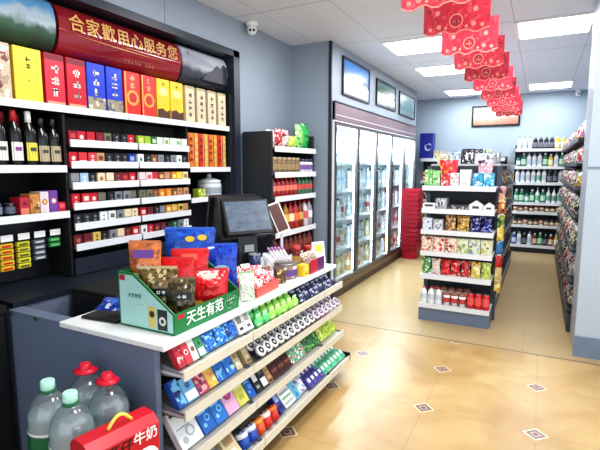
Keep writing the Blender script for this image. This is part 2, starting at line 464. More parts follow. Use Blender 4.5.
# header signs: bulged glossy light boxes
def sign(name, label, y0, y1, m, z0=2.075, z1=2.365, bulge=.085):
    n = 10; poly = []
    for k in range(n + 1):
        a = PI * k / n; poly.append((.115 - bulge * math.sin(a), (z0 + z1) / 2 - (z1 - z0) / 2 * math.cos(a)))
    mb = MB(); i = mb.mi(m); A = []; B = []
    for p in poly:
        A.append(mb.bm.verts.new((y0 - CY, p[0], p[1]))); B.append(mb.bm.verts.new((y1 - CY, p[0], p[1])))
    for k in range(n):
        f = mb.bm.faces.new((A[k], B[k], B[k + 1], A[k + 1])); f.smooth = True
    mb.bm.faces.new(A[::-1]); mb.bm.faces.new(B); mb.bm.normal_update()
    for f in mb.bm.faces: f.material_index = i
    o = T(name, label, 'sign', (XF, CY, 0), R90, 'sign panels along the cabinet header')
    obj('panel', mb, o); return o
sm, nt, b = _nodes('red_sign'); b.inputs['Roughness'].default_value = .07; b.inputs['Coat Weight'].default_value = .6; b.inputs['Coat Roughness'].default_value = .03
tc = nt.nodes.new('ShaderNodeTexCoord'); nz = nt.nodes.new('ShaderNodeTexNoise'); nz.inputs['Scale'].default_value = 3
nt.links.new(tc.outputs['Object'], nz.inputs['Vector']); r_ = nt.nodes.new('ShaderNodeValToRGB'); nt.links.new(nz.outputs['Fac'], r_.inputs['Fac'])
r_.color_ramp.elements[0].color = lin((104, 20, 32)); r_.color_ramp.elements[1].color = lin((156, 40, 52))
nt.links.new(r_.outputs['Color'], b.inputs['Base Color'])
sr = sign('header_sign', 'glossy red header sign with gold Chinese characters above the cigarette racks', 1.76, 2.745, sm)
gt = M((206, 160, 90), .35)
n_ = 8
for k, ch in enumerate('合家歡用心服务您'):
    yy = 1.87 + k * .112
    obj('lettering', text_mesh(ch, .105, gt), sr, (yy - CY, .0255, 2.255), (R90 - .12, 0, 0))
g = MB(); glyphs(g, lx(2.35), 2.128, 9, .026, .044, M((190, 96, 60), .5), 5, False)
g.prism([(lx(1.80), 2.198), (lx(2.2), 2.190), (lx(2.62), 2.184), (lx(2.2), 2.183)], 'y', .024, .0265, M((206, 132, 50), .4))
obj('gold_underline', g, sr)

def landscape(name, sky, mid, low, sc, blob, thr=.53, z0=0, z1=1, rough=.25):
    m, nt, b = _nodes(name); b.inputs['Roughness'].default_value = rough
    tc = nt.nodes.new('ShaderNodeTexCoord'); nz = nt.nodes.new('ShaderNodeTexNoise'); nz.inputs['Scale'].default_value = sc; nz.inputs['Detail'].default_value = 4
    nt.links.new(tc.outputs['Object'], nz.inputs['Vector'])
    sp = nt.nodes.new('ShaderNodeSeparateXYZ'); nt.links.new(tc.outputs['Object'], sp.inputs[0])
    mr = nt.nodes.new('ShaderNodeMapRange'); mr.inputs['From Min'].default_value = z0; mr.inputs['From Max'].default_value = z1
    nt.links.new(sp.outputs['Z'], mr.inputs['Value'])
    ad = nt.nodes.new('ShaderNodeMath'); ad.operation = 'MULTIPLY_ADD'; ad.inputs[1].default_value = .5; nt.links.new(nz.outputs['Fac'], ad.inputs[0])
    sb = nt.nodes.new('ShaderNodeMath'); sb.operation = 'SUBTRACT'; sb.inputs[1].default_value = .25; nt.links.new(mr.outputs['Result'], sb.inputs[0])
    nt.links.new(sb.outputs[0], ad.inputs[2])
    r = nt.nodes.new('ShaderNodeValToRGB'); e = r.color_ramp.elements
    e[0].position = .12; e[0].color = lin(low); e[1].position = .88; e[1].color = lin(sky)
    for p, c in ((.38, mid), (.5, blob), (thr + .08, blob), (.72, sky)):
        x = e.new(p); x.color = lin(c)
    nt.links.new(ad.outputs[0], r.inputs['Fac']); nt.links.new(r.outputs['Color'], b.inputs['Base Color'])
    return m
sign('header_sign', 'header sign with a blue sky and green field landscape, left of the red sign', 1.0, 1.74,
     landscape('field_picture', (90, 140, 180), (52, 84, 62), (44, 62, 52), 9, (150, 166, 176), z0=2.07, z1=2.37))
o = sign('header_sign', 'pale grey header sign with a dark mountain, right of the red sign', 2.765, 3.325,
     landscape('mountain_picture', (176, 180, 190), (70, 72, 82), (40, 42, 52), 5, (150, 152, 162), z0=2.04, z1=2.40))
g = MB(); glyphs(g, lx(2.85), 2.33, 3, .05, .044, M((150, 60, 74), .5), 4); glyphs(g, lx(2.93), 2.31, 2, .05, .044, M((150, 60, 74), .5), 9)
g.prism([(lx(2.98), 2.13), (lx(3.315), 2.13), (lx(3.315), 2.27), (lx(3.27), 2.29), (lx(3.23), 2.25), (lx(3.18), 2.27), (lx(3.12), 2.22), (lx(3.05), 2.19)], 'y', .0275, .06, M((46, 48, 58), .4))
obj('picture_marks', g, o)

# gift packs along the top shelf
WHT = M((244, 240, 232), .4)
def gift(y0, y1, main, label, style, seed, h=.285):
    w = y1 - y0; d = .085
    t = T('gift_box', label, 'gift box', (XF - .055, (y0 + y1) / 2, 1.772), R90, 'gift packs on the cabinet top shelf')
    mb = MB(); mb.box(-w / 2, w / 2, -d / 2, d / 2, 0, h, main, .003); obj('box', mb, t)
    y = -d / 2 - .0008; g = MB()
    if style == 'white_glyph':
        patch(g, -w * .47, w * .47, h * .88, h * .985, y, M((120, 16, 34), .35)); glyphs(g, 0, h * .82, 3, h * .19, y - .0004, WHT, seed); patch(g, -w * .44, w * .44, h * .02, h * .10, y, M((206, 150, 120), .4))
    elif style == 'yellow':
        glyphs(g, 0, h * .86, 2, h * .11, y, M((96, 80, 30), .4), seed); patch(g, -w * .05, w * .05, h * .4, h * .43, y, M((180, 150, 40), .4))
    elif style == 'blue':
        glyphs(g, 0, h * .9, 3, h * .17, y - .0004, WHT, seed); patch(g, -w * .49, w * .49, h * .02, h * .30, y, P((150, 140, 120), (90, 96, 110), (200, 190, 160), 40, seed=seed))
    elif style == 'gold_disc':
        disc(g, 0, h * .42, w * .38, y, M((216, 160, 74), .35)); disc(g, 0, h * .42, w * .25, y - .0005, M((188, 40, 40), .35)); glyphs(g, 0, h * .95, 2, h * .15, y - .0004, M((238, 200, 150), .4), seed)
        patch(g, -w * .48, -w * .40, 0.01, h * .98, y, GOLD)
    elif style == 'dark_base':
        bb = MB(); bb.prism([(-w * .49, h * .02), (w * .49, h * .02), (w * .49, h * .27), (w * .2, h * .22), (-w * .1, h * .29), (-w * .49, h * .25)], 'y', y, y + .0004, M((74, 44, 26), .4)); obj('base_band', bb, t)
        patch(g, -w * .3, w * .3, h * .6, h * .78, y, M((240, 226, 140), .4)); glyphs(g, 0, h * .93, 1, h * .1, y - .0004, M((160, 110, 30), .4), seed)
    elif style == 'scroll':
        glyphs(g, 0, h * .84, 4, h * .15, y, M((58, 48, 40), .5), seed); patch(g, -w * .44, w * .44, h * .0, h * .06, y, M((150, 130, 96), .4)); patch(g, -w * .44, w * .44, h * .93, h * .99, y, M((170, 150, 110), .4))
    elif style == 'pattern':
        patch(g, -w * .47, w * .47, .01, h * .98, y, P((196, 176, 150), (130, 70, 60), (226, 216, 200), 34, seed=2)); glyphs(g, 0, h * .9, 4, h * .17, y - .0005, M((120, 40, 40), .5), seed)
    obj('front_print', g, t)
YEL = M((232, 206, 60), .3); REDG = M((190, 26, 46), .3); REDC = M((204, 48, 44), .3); BLU = M((26, 62, 190), .3); BEI = M((206, 192, 160), .4); YL2 = M((230, 190, 40), .3)
gift(1.31, 1.462, M((196, 176, 150), .4), 'beige gift box with a red-brown pattern, at the left edge of the photo', 'pattern', 3)
gift(1.478, 1.628, YEL, 'plain bright yellow gift box on the cabinet top shelf', 'yellow', 4)
gift(1.645, 1.762, M((200, 40, 62), .3), 'red gift box with large white characters beside the plain yellow box', 'white_glyph', 5)
gift(1.775, 1.90, REDG, 'crimson gift box with white characters beside the first blue box', 'white_glyph', 6)
gift(1.908, 2.035, BLU, 'blue gift box with white characters beside the crimson box', 'blue', 7)
gift(2.046, 2.168, BLU, 'blue gift box with white characters, second of the two', 'blue', 8)
gift(2.185, 2.318, REDC, 'red gift box with a gold disc beside the blue box', 'gold_disc', 9)
gift(2.33, 2.458, REDC, 'red gift box with a gold disc beside the yellow and brown box', 'gold_disc', 10)
gift(2.47, 2.595, YL2, 'yellow gift box with brown base, first of two', 'dark_base', 11)
gift(2.605, 2.735, YL2, 'yellow gift box with brown base, second of two, nearer the beige boxes', 'dark_base', 12)
for k in range(4):
    gift(2.765 + k * .133, 2.765 + k * .133 + .102, BEI, 'tall beige gift box with dark vertical characters, %s of four from the left' % ORD[k], 'scroll', 13 + k, .28)

# wine bottles
wine_prof = [(.033, 0), (.037, .01), (.037, .185), (.033, .205), (.0155, .235), (.014, .255)]
WG = M((18, 20, 18), .12); caps = {'red': M((170, 34, 44), .3), 'white': M((226, 226, 222), .35), 'black': M((22, 22, 24), .3)}
def wine(y, label, cap, lab, lab2, dx=0, h0=1.0):
    t = T('wine_bottle', label, 'bottle', (XF - .05 - dx, y, 1.4385), R90, 'wine bottles on the cabinet shelf')
    obj('bottle', MB().lathe([(r, z * h0) for r, z in wine_prof], WG, 14), t)
    obj('capsule', MB().lathe([(.0162, .236 * h0), (.0155, .29 * h0), (.013, .296 * h0)], caps[cap], 12), t)
    if lab:
        g = MB()
        vs = [-.9, -.45, 0, .45, .9]
        for a, c in zip(vs, vs[1:]):
            q = [(.0378 * math.sin(a), -.0378 * math.cos(a)), (.0378 * math.sin(c), -.0378 * math.cos(c))]
            z0, z1 = .035 * h0, .13 * h0
            g.face([(*q[0], z0), (*q[1], z0), (*q[1], z1), (*q[0], z1)], lab, True)
            z0, z1 = .085 * h0, .105 * h0; q = [(x_ * 1.012, y_ * 1.012) for x_, y_ in q]
            if abs(a + c) < 1: g.face([(*q[0], z0), (*q[1], z0), (*q[1], z1), (*q[0], z1)], lab2, True)
        obj('label', g, t)
LW = M((224, 222, 214), .5); LY = M((222, 206, 70), .5); LT = M((176, 160, 130), .5); LD = M((60, 60, 60), .5)
wine(1.395, 'wine bottle with a big white label, first from the left on the cabinet shelf', 'black', LW, LD)
wine(1.462, 'red-capped wine bottle standing behind, between the two white-labelled bottles', 'red', None, None, .085, .98)
wine(1.474, 'red-capped wine bottle with a white label, second in the front row', 'red', LW, M((130, 60, 140), .5))
wine(1.54, 'red-capped wine bottle standing behind the white-capped bottle', 'red', None, None, .085, .97)
wine(1.553, 'white-capped wine bottle with a yellow label', 'white', LY, LD)
wine(1.622, 'black-capped wine bottle with a tan label beside the yellow-labelled bottle', 'black', LT, LD, .0, .9)
wine(1.690, 'black-capped wine bottle with a tan label next to the cigarette rack', 'black', LT, LD, .0, .9)

# low shelf under the wine
run([('can', 'small dark can with silver rim', 'can', bottle(.03, .075, (40, 44, 54), lab=(120, 130, 150), kind='can'), lx(1.37)),
     ('can', 'small dark can with pale label', 'can', bottle(.03, .07, (30, 32, 40), lab=(90, 96, 110), kind='can'), lx(1.44)),
     ('small_carton', 'red flat carton', 'carton', carton(.05, .09, .10, (176, 30, 50), (210, 120, 90), (90, 20, 30), 1), lx(1.495)),
     ('small_carton', 'brown and yellow printed carton', 'carton', carton(.055, .09, .115, (190, 130, 60), (120, 60, 40), (230, 200, 120), 3, 2), lx(1.552)),
     ('small_carton', 'pale carton with a red ring', 'carton', carton(.05, .09, .125, (210, 200, 200), (190, 50, 60), (220, 200, 120), 2), lx(1.608)),
     ('small_carton', 'purple printed carton', 'carton', carton(.05, .09, .13, (110, 60, 150), (220, 140, 60), (240, 230, 240), 2), lx(1.662)),
     ('small_carton', 'low red carton', 'carton', carton(.045, .09, .06, (190, 30, 56), (220, 90, 100), (140, 20, 40), 0), lx(1.712))],
    'on the low shelf under the wine', (XF, CY, 0), R90, .08, 1.178, 'small packs under the wine bottles')

# hanging strips on pegs
for k, (y, col, acc, n, lab) in enumerate(((1.405, (214, 180, 40), (190, 40, 40), 5, 'hanging strip of yellow and red packs with a white price card, leftmost'),
                                           (1.495, (206, 196, 50), (90, 100, 40), 5, 'hanging strip of yellow packs with a white price card'),
                                           (1.585, (86, 90, 100), (190, 190, 196), 4, 'hanging strip of grey packs with a white price card'),
                                           (1.678, (40, 128, 70), (120, 190, 120), 2, 'short hanging strip of green packs beside the cigarette rack'))):
    t = T('hanging_strip', lab, 'hanging packs', (XF - .11, y, .92), R90, 'hanging packs under the low shelf')
    obj('hook', MB().tube([(0, .09, .15), (0, -.03, .15), (0, -.04, .165)], .003, METAL, 6), t)
    obj('price_card', MB().box(-.032, .032, -.046, -.044, .13, .165, WHITE), t)
    for q in range(n):
        z = .118 - q * .03
        p = MB(); p.box(-.034, .034, -.04 - (q % 2) * .002, -.012, z - .026, z, M(col, .35), .003); patch(p, -.026, .022, z - .019, z - .008, -.0428, M(acc, .35)); obj('pack', p, t)

# cigarette racks
def rack(y0, y1, which, side):
    wd = y1 - y0
    t = T('cigarette_rack', 'six-tier cigarette rack with white price strips, %s' % which, 'rack', (XF, (y0 + y1) / 2, 0), R90, 'cigarette racks')
    obj('back_panel', MB().box(-wd / 2, wd / 2, .13, .14, .93, 1.735, VOID), t)
    for k in range(6):
        z = TZ[k]
        s_ = obj('tier', MB().box(-wd / 2 + .004, wd / 2 - .004, -.004, .13, z - .042, z - .036, VOID), t)
        obj('price_strip', MB().box(-wd / 2 + .004, wd / 2 - .004, -.012, -.004, z - .042, z, STRIP), s_)
    obj('base_panel', MB().box(-wd / 2 + .004, wd / 2 - .004, .01, .02, .80, .90, M((34, 40, 54), .4)), t)
TZ = [1.597, 1.474, 1.352, 1.232, 1.112, .990]
rack(1.752, 2.255, 'left of two beside the wine bottles', 0); rack(2.262, 2.765, 'right of two beside the tall gold boxes', 1)
cc = {'dr': ((120, 16, 34), (190, 60, 60)), 'r': ((184, 32, 48), (230, 200, 190)), 'o': ((112, 110, 92), (60, 60, 54)), 'k': ((30, 32, 36), (150, 150, 150)), 'rw': ((196, 50, 60), (244, 240, 240)),
      't': ((186, 140, 104), (120, 60, 40)), 'b': ((34, 60, 150), (150, 170, 220)), 'g': ((128, 130, 136), (60, 60, 66)), 'lb': ((150, 180, 206), (240, 244, 250)), 'c': ((216, 200, 168), (150, 110, 70)),
      'w': ((226, 228, 228), (90, 110, 100)), 'm': ((104, 36, 46), (170, 110, 90)), 'gd': ((206, 176, 90), (40, 36, 30)), 'gy': ((150, 180, 60), (230, 230, 120)), 'wg': ((214, 222, 206), (120, 160, 110)),
      'br': ((122, 76, 54), (210, 170, 120)), 'p': ((226, 196, 196), (190, 90, 100)), 'or': ((206, 130, 50), (240, 210, 140)), 'y': ((222, 200, 50), (120, 90, 20)), 'gn': ((46, 100, 66), (190, 210, 160))}
cn = {'dr': 'dark red', 'r': 'red', 'o': 'olive grey', 'k': 'black', 'rw': 'red and white', 't': 'tan', 'b': 'blue', 'g': 'grey', 'lb': 'light blue', 'c': 'cream', 'w': 'white', 'm': 'maroon', 'gd': 'gold', 'gy': 'lime',
      'wg': 'pale green', 'br': 'brown', 'p': 'pale pink', 'or': 'orange', 'y': 'yellow', 'gn': 'green'}
tiers = [['dr r r dr o k k r', 'r rw rw t k k k b', 'g lb k c c m dr r', 'r r r o k g g o', 'k k k w w g c c', 'm m gd k g c m r'],
         ['gy gy gn wg wg wg wg wg', 'w k br g k g w k', 'p p rw br t or y c', 'o o br or or br t t', 'r m k g or gd gd t', 'w r m m k gn g w']]
for rk, (y0, nm) in enumerate(((1.752, 'left'), (2.262, 'right'))):
    for k in range(6):
        for q, c in enumerate(tiers[rk][k].split()):
            y = y0 + .036 + q * .0616
            o = obj('cigarette_packet', cig(*cc[c], (k + q * (1 + rk)) % 4 if c != 'k' else 3, q), None, (XF - .015 - .012 * rnd.random(), y, TZ[k] - .0355), (0, 0, R90 + rnd.uniform(-.05, .05)))
            tag(o, '%s cigarette packet, %s along the %s tier of the %s rack' % (cn[c], ORD[q], ORD[k], nm), 'cigarettes', 'cigarette packets in the two racks')

# tall gold gift cases in the right bay, jar below
for k in range(8):
    col = [(206, 120, 50), (214, 160, 70), (196, 60, 44), (210, 176, 90)][k % 4]
    t = T('tall_case', 'tall narrow gold and red case, %s of eight from the left above the jar' % ORD[k], 'gift box', (XF - .06, 2.825 + k * .0605, 1.429), R90, 'tall gold cases in the right bay')
    mb = MB(); mb.box(-.028, .028, -.03, .03, 0, .275, M(col, .3), .002); obj('box', mb, t)
    g = MB(); patch(g, -.024, -.012, .01, .27, -.0308, M((170, 36, 36), .35)); glyphs(g, .006, .25, 4, .045, -.0312, M((236, 210, 130) if k % 2 else (150, 30, 30), .35), k); obj('front_print', g, t)
t = T('storage_jar', 'white lidded jar on the shelf below the tall gold cases', 'jar', (XF - .135, 3.17, 1.189), R90)
obj('body', MB().lathe([(.095, 0), (.105, .012), (.105, .10), (.098, .115)], M((206, 212, 216), .3), 20), t)
obj('lid', MB().lathe([(.10, .116), (.10, .135), (.05, .155), (.02, .16), (.02, .185), (.012, .195)], M((222, 226, 228), .3), 20), t)
obj('label', MB().lathe([(.1056, .03), (.1056, .08)], M((150, 158, 166), .4), 20, cap=False), t)
tag(obj('small_carton', carton(.09, .06, .075, (170, 186, 60), (236, 232, 160), (90, 120, 40), 3, 3), None, (XF - .07, 2.96, 1.189), (0, 0, R90)), 'small lime and white carton left of the white lidded jar', 'carton')

# back counter behind the till
t = T('back_counter', 'grey-blue back counter below the wine and cigarette cabinet', 'counter', (-2.48, 2.3, 0), R90)
obj('body', MB().box(-1.04, 1.0, -.27, .26, 0, .765, GREYB2), t)
obj('worktop', MB().box(-1.04, 1.0, -.277, .30, .766, .795, M((34, 39, 50), .35)), t)
t = T('dark_gap_block', 'black block standing in for the dark gap at the left edge', 'cabinet', (-2.48, .9, 0), R90)  # added block, its black colour stands for the shade in the gap
obj('body', MB().box(-.32, .32, -.27, .28, 0, .76, VOID), t); obj('door', MB().box(-.31, .31, -.286, -.271, .05, .74, VOID, .003), t); obj('worktop', MB().box(-.325, .325, -.285, .30, .761, .795, VOID), t)
t = T('drawer_cabinet', 'black drawer cabinet behind the counter between the cigarette racks and the green carton', 'cabinet', (-2.02, 1.80, 0))
obj('body', MB().box(-.17, .17, -.24, .45, 0, .80, VOID, .006), t)
for k in range(3): d_ = obj('drawer', MB().box(-.15, .15, -.252, -.241, .05 + k * .25, .28 + k * .25, BLACK, .004), t); obj('handle', MB().box(-.05, .05, -.262, -.253, .16 + k * .25, .175 + k * .25, DARK), d_)

# ================================================================== checkout counter and its front shelving
t = T('checkout_counter', 'white-topped checkout counter with a grey-blue end panel', 'counter', (-1.6, 1.24, 0))
obj('end_panel', MB().box(-.594, .325, 0, .03, 0, .748, GREYBLUE, .002), t)
obj('body', MB().box(-.22, .17, .031, 1.62, .02, .735, GREYB2), t)
obj('countertop', MB().box(-.22, .385, -.012, 1.64, .749, .773, M((226, 228, 226), .3, var=.02), .003), t)
obj('side_ledge', MB().box(-.594, -.222, -.006, .06, .749, .770, M((104, 116, 138), .35)), t)
for x in (-.60, -.42): obj('clip', MB().box(x + .02, x + .05, -.014, -.007, .752, .769, METAL, .001), t)
t = T('gondola_shelving', 'four-shelf impulse-buy shelving on the front of the checkout counter', 'shelving', (-1.165, 2.075, 0), R90)
GX0, GX1 = -.795, .795
obj('back_panel', MB().box(GX0, GX1, .252, .262, .02, .742, M((60, 66, 80), .4)), t)
for x in (GX0, -.315, .495, GX1): obj('upright', MB().box(x - .012, x + .012, .225, .25, 0, .742, BLACK), t)
GZ = (.663, .497, .320, .140); GF = (.0, .0, -.015, -.06)
for z, f in zip(GZ, GF):
    for a, c in ((GX0, -.318), (-.312, .492), (.498, GX1)):
        s_ = obj('shelf', MB().box(a, c, f + .008, .24, z - .028, z - .018, M((200, 198, 190), .4)), t)
        obj('price_strip', MB().box(a, c, f, f + .008, z - .042, z, CREAM), s_)
        for x in (a + .002, c - .006): obj('bracket', MB().prism([(f + .01, z - .012), (f + .01, z - .03), (.225, z - .05), (.225, z + .035), (.14, z + .01)], 'x', x, x + .004, M((120, 124, 134), .4)), s_)
obj('plinth', MB().box(GX0, GX1, .09, .25, 0, .095, BLACK), t)
obj('end_rail', MB().box(GX1 + .001, GX1 + .012, -.06, .25, .10, .16, BLACK), t)
GL = (-1.165, 2.075, 0)
def gx(y): return y - 2.075
def grow(k, items, where, group, ly=.05):
    return run(items, where, GL, R90, ly + GF[k], GZ[k] - .0175, group, 'near end')
cb = carton
tl = dict(tilt=.5)
# shelf 1
grow(0, [('gum_carton', 'small red carton', 'carton', cb(.036, .03, .085, (196, 44, 60), (240, 200, 200), (120, 20, 40), 3, 1), gx(1.318), tl),
         ('gum_carton', 'small red and pink carton', 'carton', cb(.036, .03, .085, (206, 60, 70), (240, 230, 220), (180, 30, 50), 2, 2), gx(1.358), tl),
         ('gum_carton', 'white and red carton', 'carton', cb(.036, .03, .085, (232, 226, 222), (210, 60, 70), (60, 130, 80), 2, 3), gx(1.398), tl),
         ('gum_carton', 'green and white carton', 'carton', cb(.04, .03, .085, (60, 150, 100), (240, 240, 236), (30, 90, 60), 1, 4), gx(1.442), tl),
         ('candy_bag', 'blue shiny candy bag', 'candy bag', snack(.085, .09, .035, (44, 120, 200), (150, 210, 240), (20, 70, 150), 5), gx(1.515), tl),
         ('candy_bag', 'bright blue candy bag', 'candy bag', snack(.085, .09, .035, (40, 140, 214), (200, 230, 245), (30, 90, 170), 6), gx(1.598), tl),
         ('candy_bag', 'deep blue candy bag', 'candy bag', snack(.07, .09, .035, (36, 104, 190), (120, 190, 235), (24, 60, 130), 7), gx(1.675), tl),
         ('gum_carton', 'white and grey carton', 'carton', cb(.055, .03, .10, (220, 220, 214), (120, 122, 120), (60, 60, 60), 0), gx(1.735), tl),
         ('gum_carton', 'white carton with grey print', 'carton', cb(.055, .03, .10, (226, 226, 222), (150, 150, 146), (90, 90, 90), 0, 2), gx(1.796), tl)],
     'on the top counter shelf', 'small packs on the top counter shelf')
def pouch(a, b_, c_, seed, w=.064, h=.07, t=.046):
    mb = MB(); mb.sphere((0, 0, h * .42), 1, P(a, b_, c_, 40, .3, seed), 12, 8, (w / 2, t / 2, h * .42)); mb.box(-w * .3, w * .3, -.002, .002, h * .78, h, M(b_, .4)); return mb.mesh('pouch')
GP = [pouch((150, 214, 90), (214, 242, 166), (120, 200, 76), s) for s in range(2)] + [pouch((96, 200, 116), (190, 236, 190), (70, 180, 100), s) for s in range(2)]
NP = [pouch((24, 28, 66), (190, 196, 220), (60, 66, 130), s, .06, .055) for s in range(3)]
rows = ('front', 'middle', 'back')
for r_ in range(3):
    grow(0, [('gum_pouch', 'green gum pouch', 'gum pouch', GP[(k + r_) % 2 + (2 if k < 2 else 0)], gx(1.865 + k * .063), dict(dy=r_ * .055, dz=r_ * .012)) for k in range(7)], '%s row, top counter shelf' % rows[r_], 'green gum pouches', .04)
    grow(0, [('candy_pouch', 'navy and white candy pouch', 'candy pouch', NP[(k + r_) % 3], gx(2.325 + k * .066), dict(dy=r_ * .055, dz=r_ * .012)) for k in range(8)], '%s row, top counter shelf' % rows[r_], 'navy candy pouches', .04)
# shelf 2
t2 = dict(tilt=.6)
grow(1, [('small_carton', 'deep blue carton', 'carton', cb(.045, .03, .115, (36, 84, 170), (120, 190, 230), (20, 40, 100), 3, 1), gx(1.315), t2),
         ('small_carton', 'light blue and white carton', 'carton', cb(.07, .03, .10, (120, 180, 220), (236, 244, 248), (50, 110, 180), 1, 2), gx(1.376), t2),
         ('small_carton', 'pink and red carton', 'carton', cb(.062, .03, .115, (190, 70, 100), (240, 160, 160), (110, 40, 90), 3, 3), gx(1.446), t2),
         ('small_carton', 'yellow and orange carton', 'carton', cb(.058, .03, .115, (230, 190, 90), (236, 130, 90), (250, 230, 170), 3, 4), gx(1.510), t2),
         ('small_carton', 'blue carton', 'carton', cb(.064, .03, .12, (36, 110, 196), (130, 200, 236), (24, 60, 140), 3, 5), gx(1.576), t2),
         ('small_carton', 'bright blue carton', 'carton', cb(.064, .03, .12, (40, 120, 206), (160, 214, 240), (24, 60, 140), 3, 6), gx(1.645), t2),
         ('small_carton', 'beige carton', 'carton', cb(.045, .03, .115, (204, 186, 144), (150, 130, 96), (236, 228, 206), 0), gx(1.704), t2),
         ('small_carton', 'beige and brown carton', 'carton', cb(.045, .03, .115, (198, 178, 136), (120, 96, 66), (236, 228, 206), 4), gx(1.785), t2)],
     'on the second counter shelf', 'cartons on the second counter shelf')
grow(1, [('small_carton', 'pale beige carton', 'carton', cb(.045, .03, .10, (214, 204, 176), (150, 140, 110), (90, 80, 60), 0, 3), gx(1.56 + .062 * k), dict(tilt=.5, dz=.03)) for k in range(4)],
     'in the back row, second counter shelf', 'beige cartons on the second counter shelf', .17)
TB = [bottle(.030, .042, (236, 236, 236), (36, 34, 40), c, 'tub') for c in ((40, 40, 60), (70, 60, 120), (30, 30, 34))]
TP = [bottle(.030, .042, (236, 220, 232), (96, 60, 110), c, 'tub') for c in ((150, 90, 150), (190, 120, 160))]
for r_ in range(3):
    grow(1, [('gum_tub', 'white gum tub with dark lid', 'gum tub', TB[(k * 2 + r_) % 3], gx(1.845 + k * .062), dict(dy=r_ * .062, dz=.012 + r_ * .014, tilt=-.75)) for k in range(10)], '%s row, second counter shelf' % rows[r_], 'white gum tubs', .04)
    grow(1, [('gum_tub', 'pinkish gum tub with purple lid', 'gum tub', TP[(k + r_) % 2], gx(2.475 + k * .064), dict(dy=r_ * .062, dz=.012 + r_ * .014, tilt=-.75)) for k in range(6)], '%s row, second counter shelf' % rows[r_], 'pinkish gum tubs', .04)
# shelf 3
t3 = dict(tilt=.62)
def okay(w, h, col, seed):
    mb = MB(); mb.box(-w / 2, w / 2, -.016, .016, 0, h, M(col, .35), .001); y = -.0168
    acc = tuple(min(255, c + 90) for c in col) if sum(col) < 500 else (170, 176, 180)
    patch(mb, -w * .42, w * .30, h * .86, h * .93, y, M((40, 48, 80), .4))
    disc(mb, w * .1, h * .36, w * .2, y, M(acc, .4)); disc(mb, w * .1, h * .36, w * .12, y - .0004, M(col, .4)); disc(mb, -w * .22, h * .2, w * .12, y, M(acc, .4)); patch(mb, -w * .4, w * .2, h * .5, h * .54, y, M(acc, .4))
    return mb.mesh('carton')
grow(2, [('large_carton', 'white carton with small dark print', 'carton', okay(.125, .16, (226, 230, 230), 0), gx(1.35), t3),
         ('large_carton', 'large blue carton with pale rings', 'carton', okay(.08, .16, (30, 100, 180), 1), gx(1.462), t3),
         ('large_carton', 'large sky blue carton', 'carton', okay(.08, .16, (40, 116, 196), 2), gx(1.546), t3),
         ('large_carton', 'pale pink carton with magenta print', 'carton', cb(.085, .032, .16, (226, 170, 200), (170, 50, 110), (200, 90, 150), 2, 4), gx(1.633), t3),
         ('large_carton', 'yellow green carton', 'carton', cb(.075, .032, .16, (206, 206, 96), (226, 226, 160), (180, 170, 60), 0, 5), gx(1.717), t3),
         ('large_carton', 'narrow blue carton', 'carton', okay(.055, .15, (36, 90, 170), 6), gx(1.79), t3),
         ('small_carton', 'black carton with white print', 'carton', cb(.05, .03, .11, (30, 30, 34), (226, 226, 226), (160, 160, 160), 0), gx(1.855), t3),
         ('small_carton', 'black and white carton', 'carton', cb(.05, .03, .12, (36, 36, 40), (236, 236, 236), (120, 120, 120), 1), gx(1.912), t3),
         ('small_carton', 'tan carton', 'carton', cb(.045, .03, .11, (170, 130, 90), (80, 50, 36), (220, 190, 140), 4), gx(1.966), t3)]
     + [('chocolate_box', 'dark brown chocolate box', 'chocolate box', cb(.062, .03, .12, (84, 40, 34), (140, 80, 60), (50, 22, 20), 5, k), gx(2.03 + k * .068), t3) for k in range(3)]
     + [('candy_bag', 'green and white candy bag', 'candy bag', snack(.06, .105, .035, (120, 180, 140), (240, 244, 240), (200, 70, 70), 10 + k), gx(2.24 + k * .062), t3) for k in range(3)]
     + [('candy_bag', 'dark green candy bag', 'candy bag', snack(.062, .105, .035, (50, 120, 60), (150, 200, 110), (30, 80, 44), 14 + k), gx(2.43 + k * .065), t3) for k in range(3)]
     + [('candy_bag', 'yellow-green candy bag', 'candy bag', snack(.062, .105, .035, (176, 200, 60), (226, 230, 120), (110, 160, 50), 20 + k), gx(2.63 + k * .065), t3) for k in range(4)],
     'on the third counter shelf', 'packs on the third counter shelf')
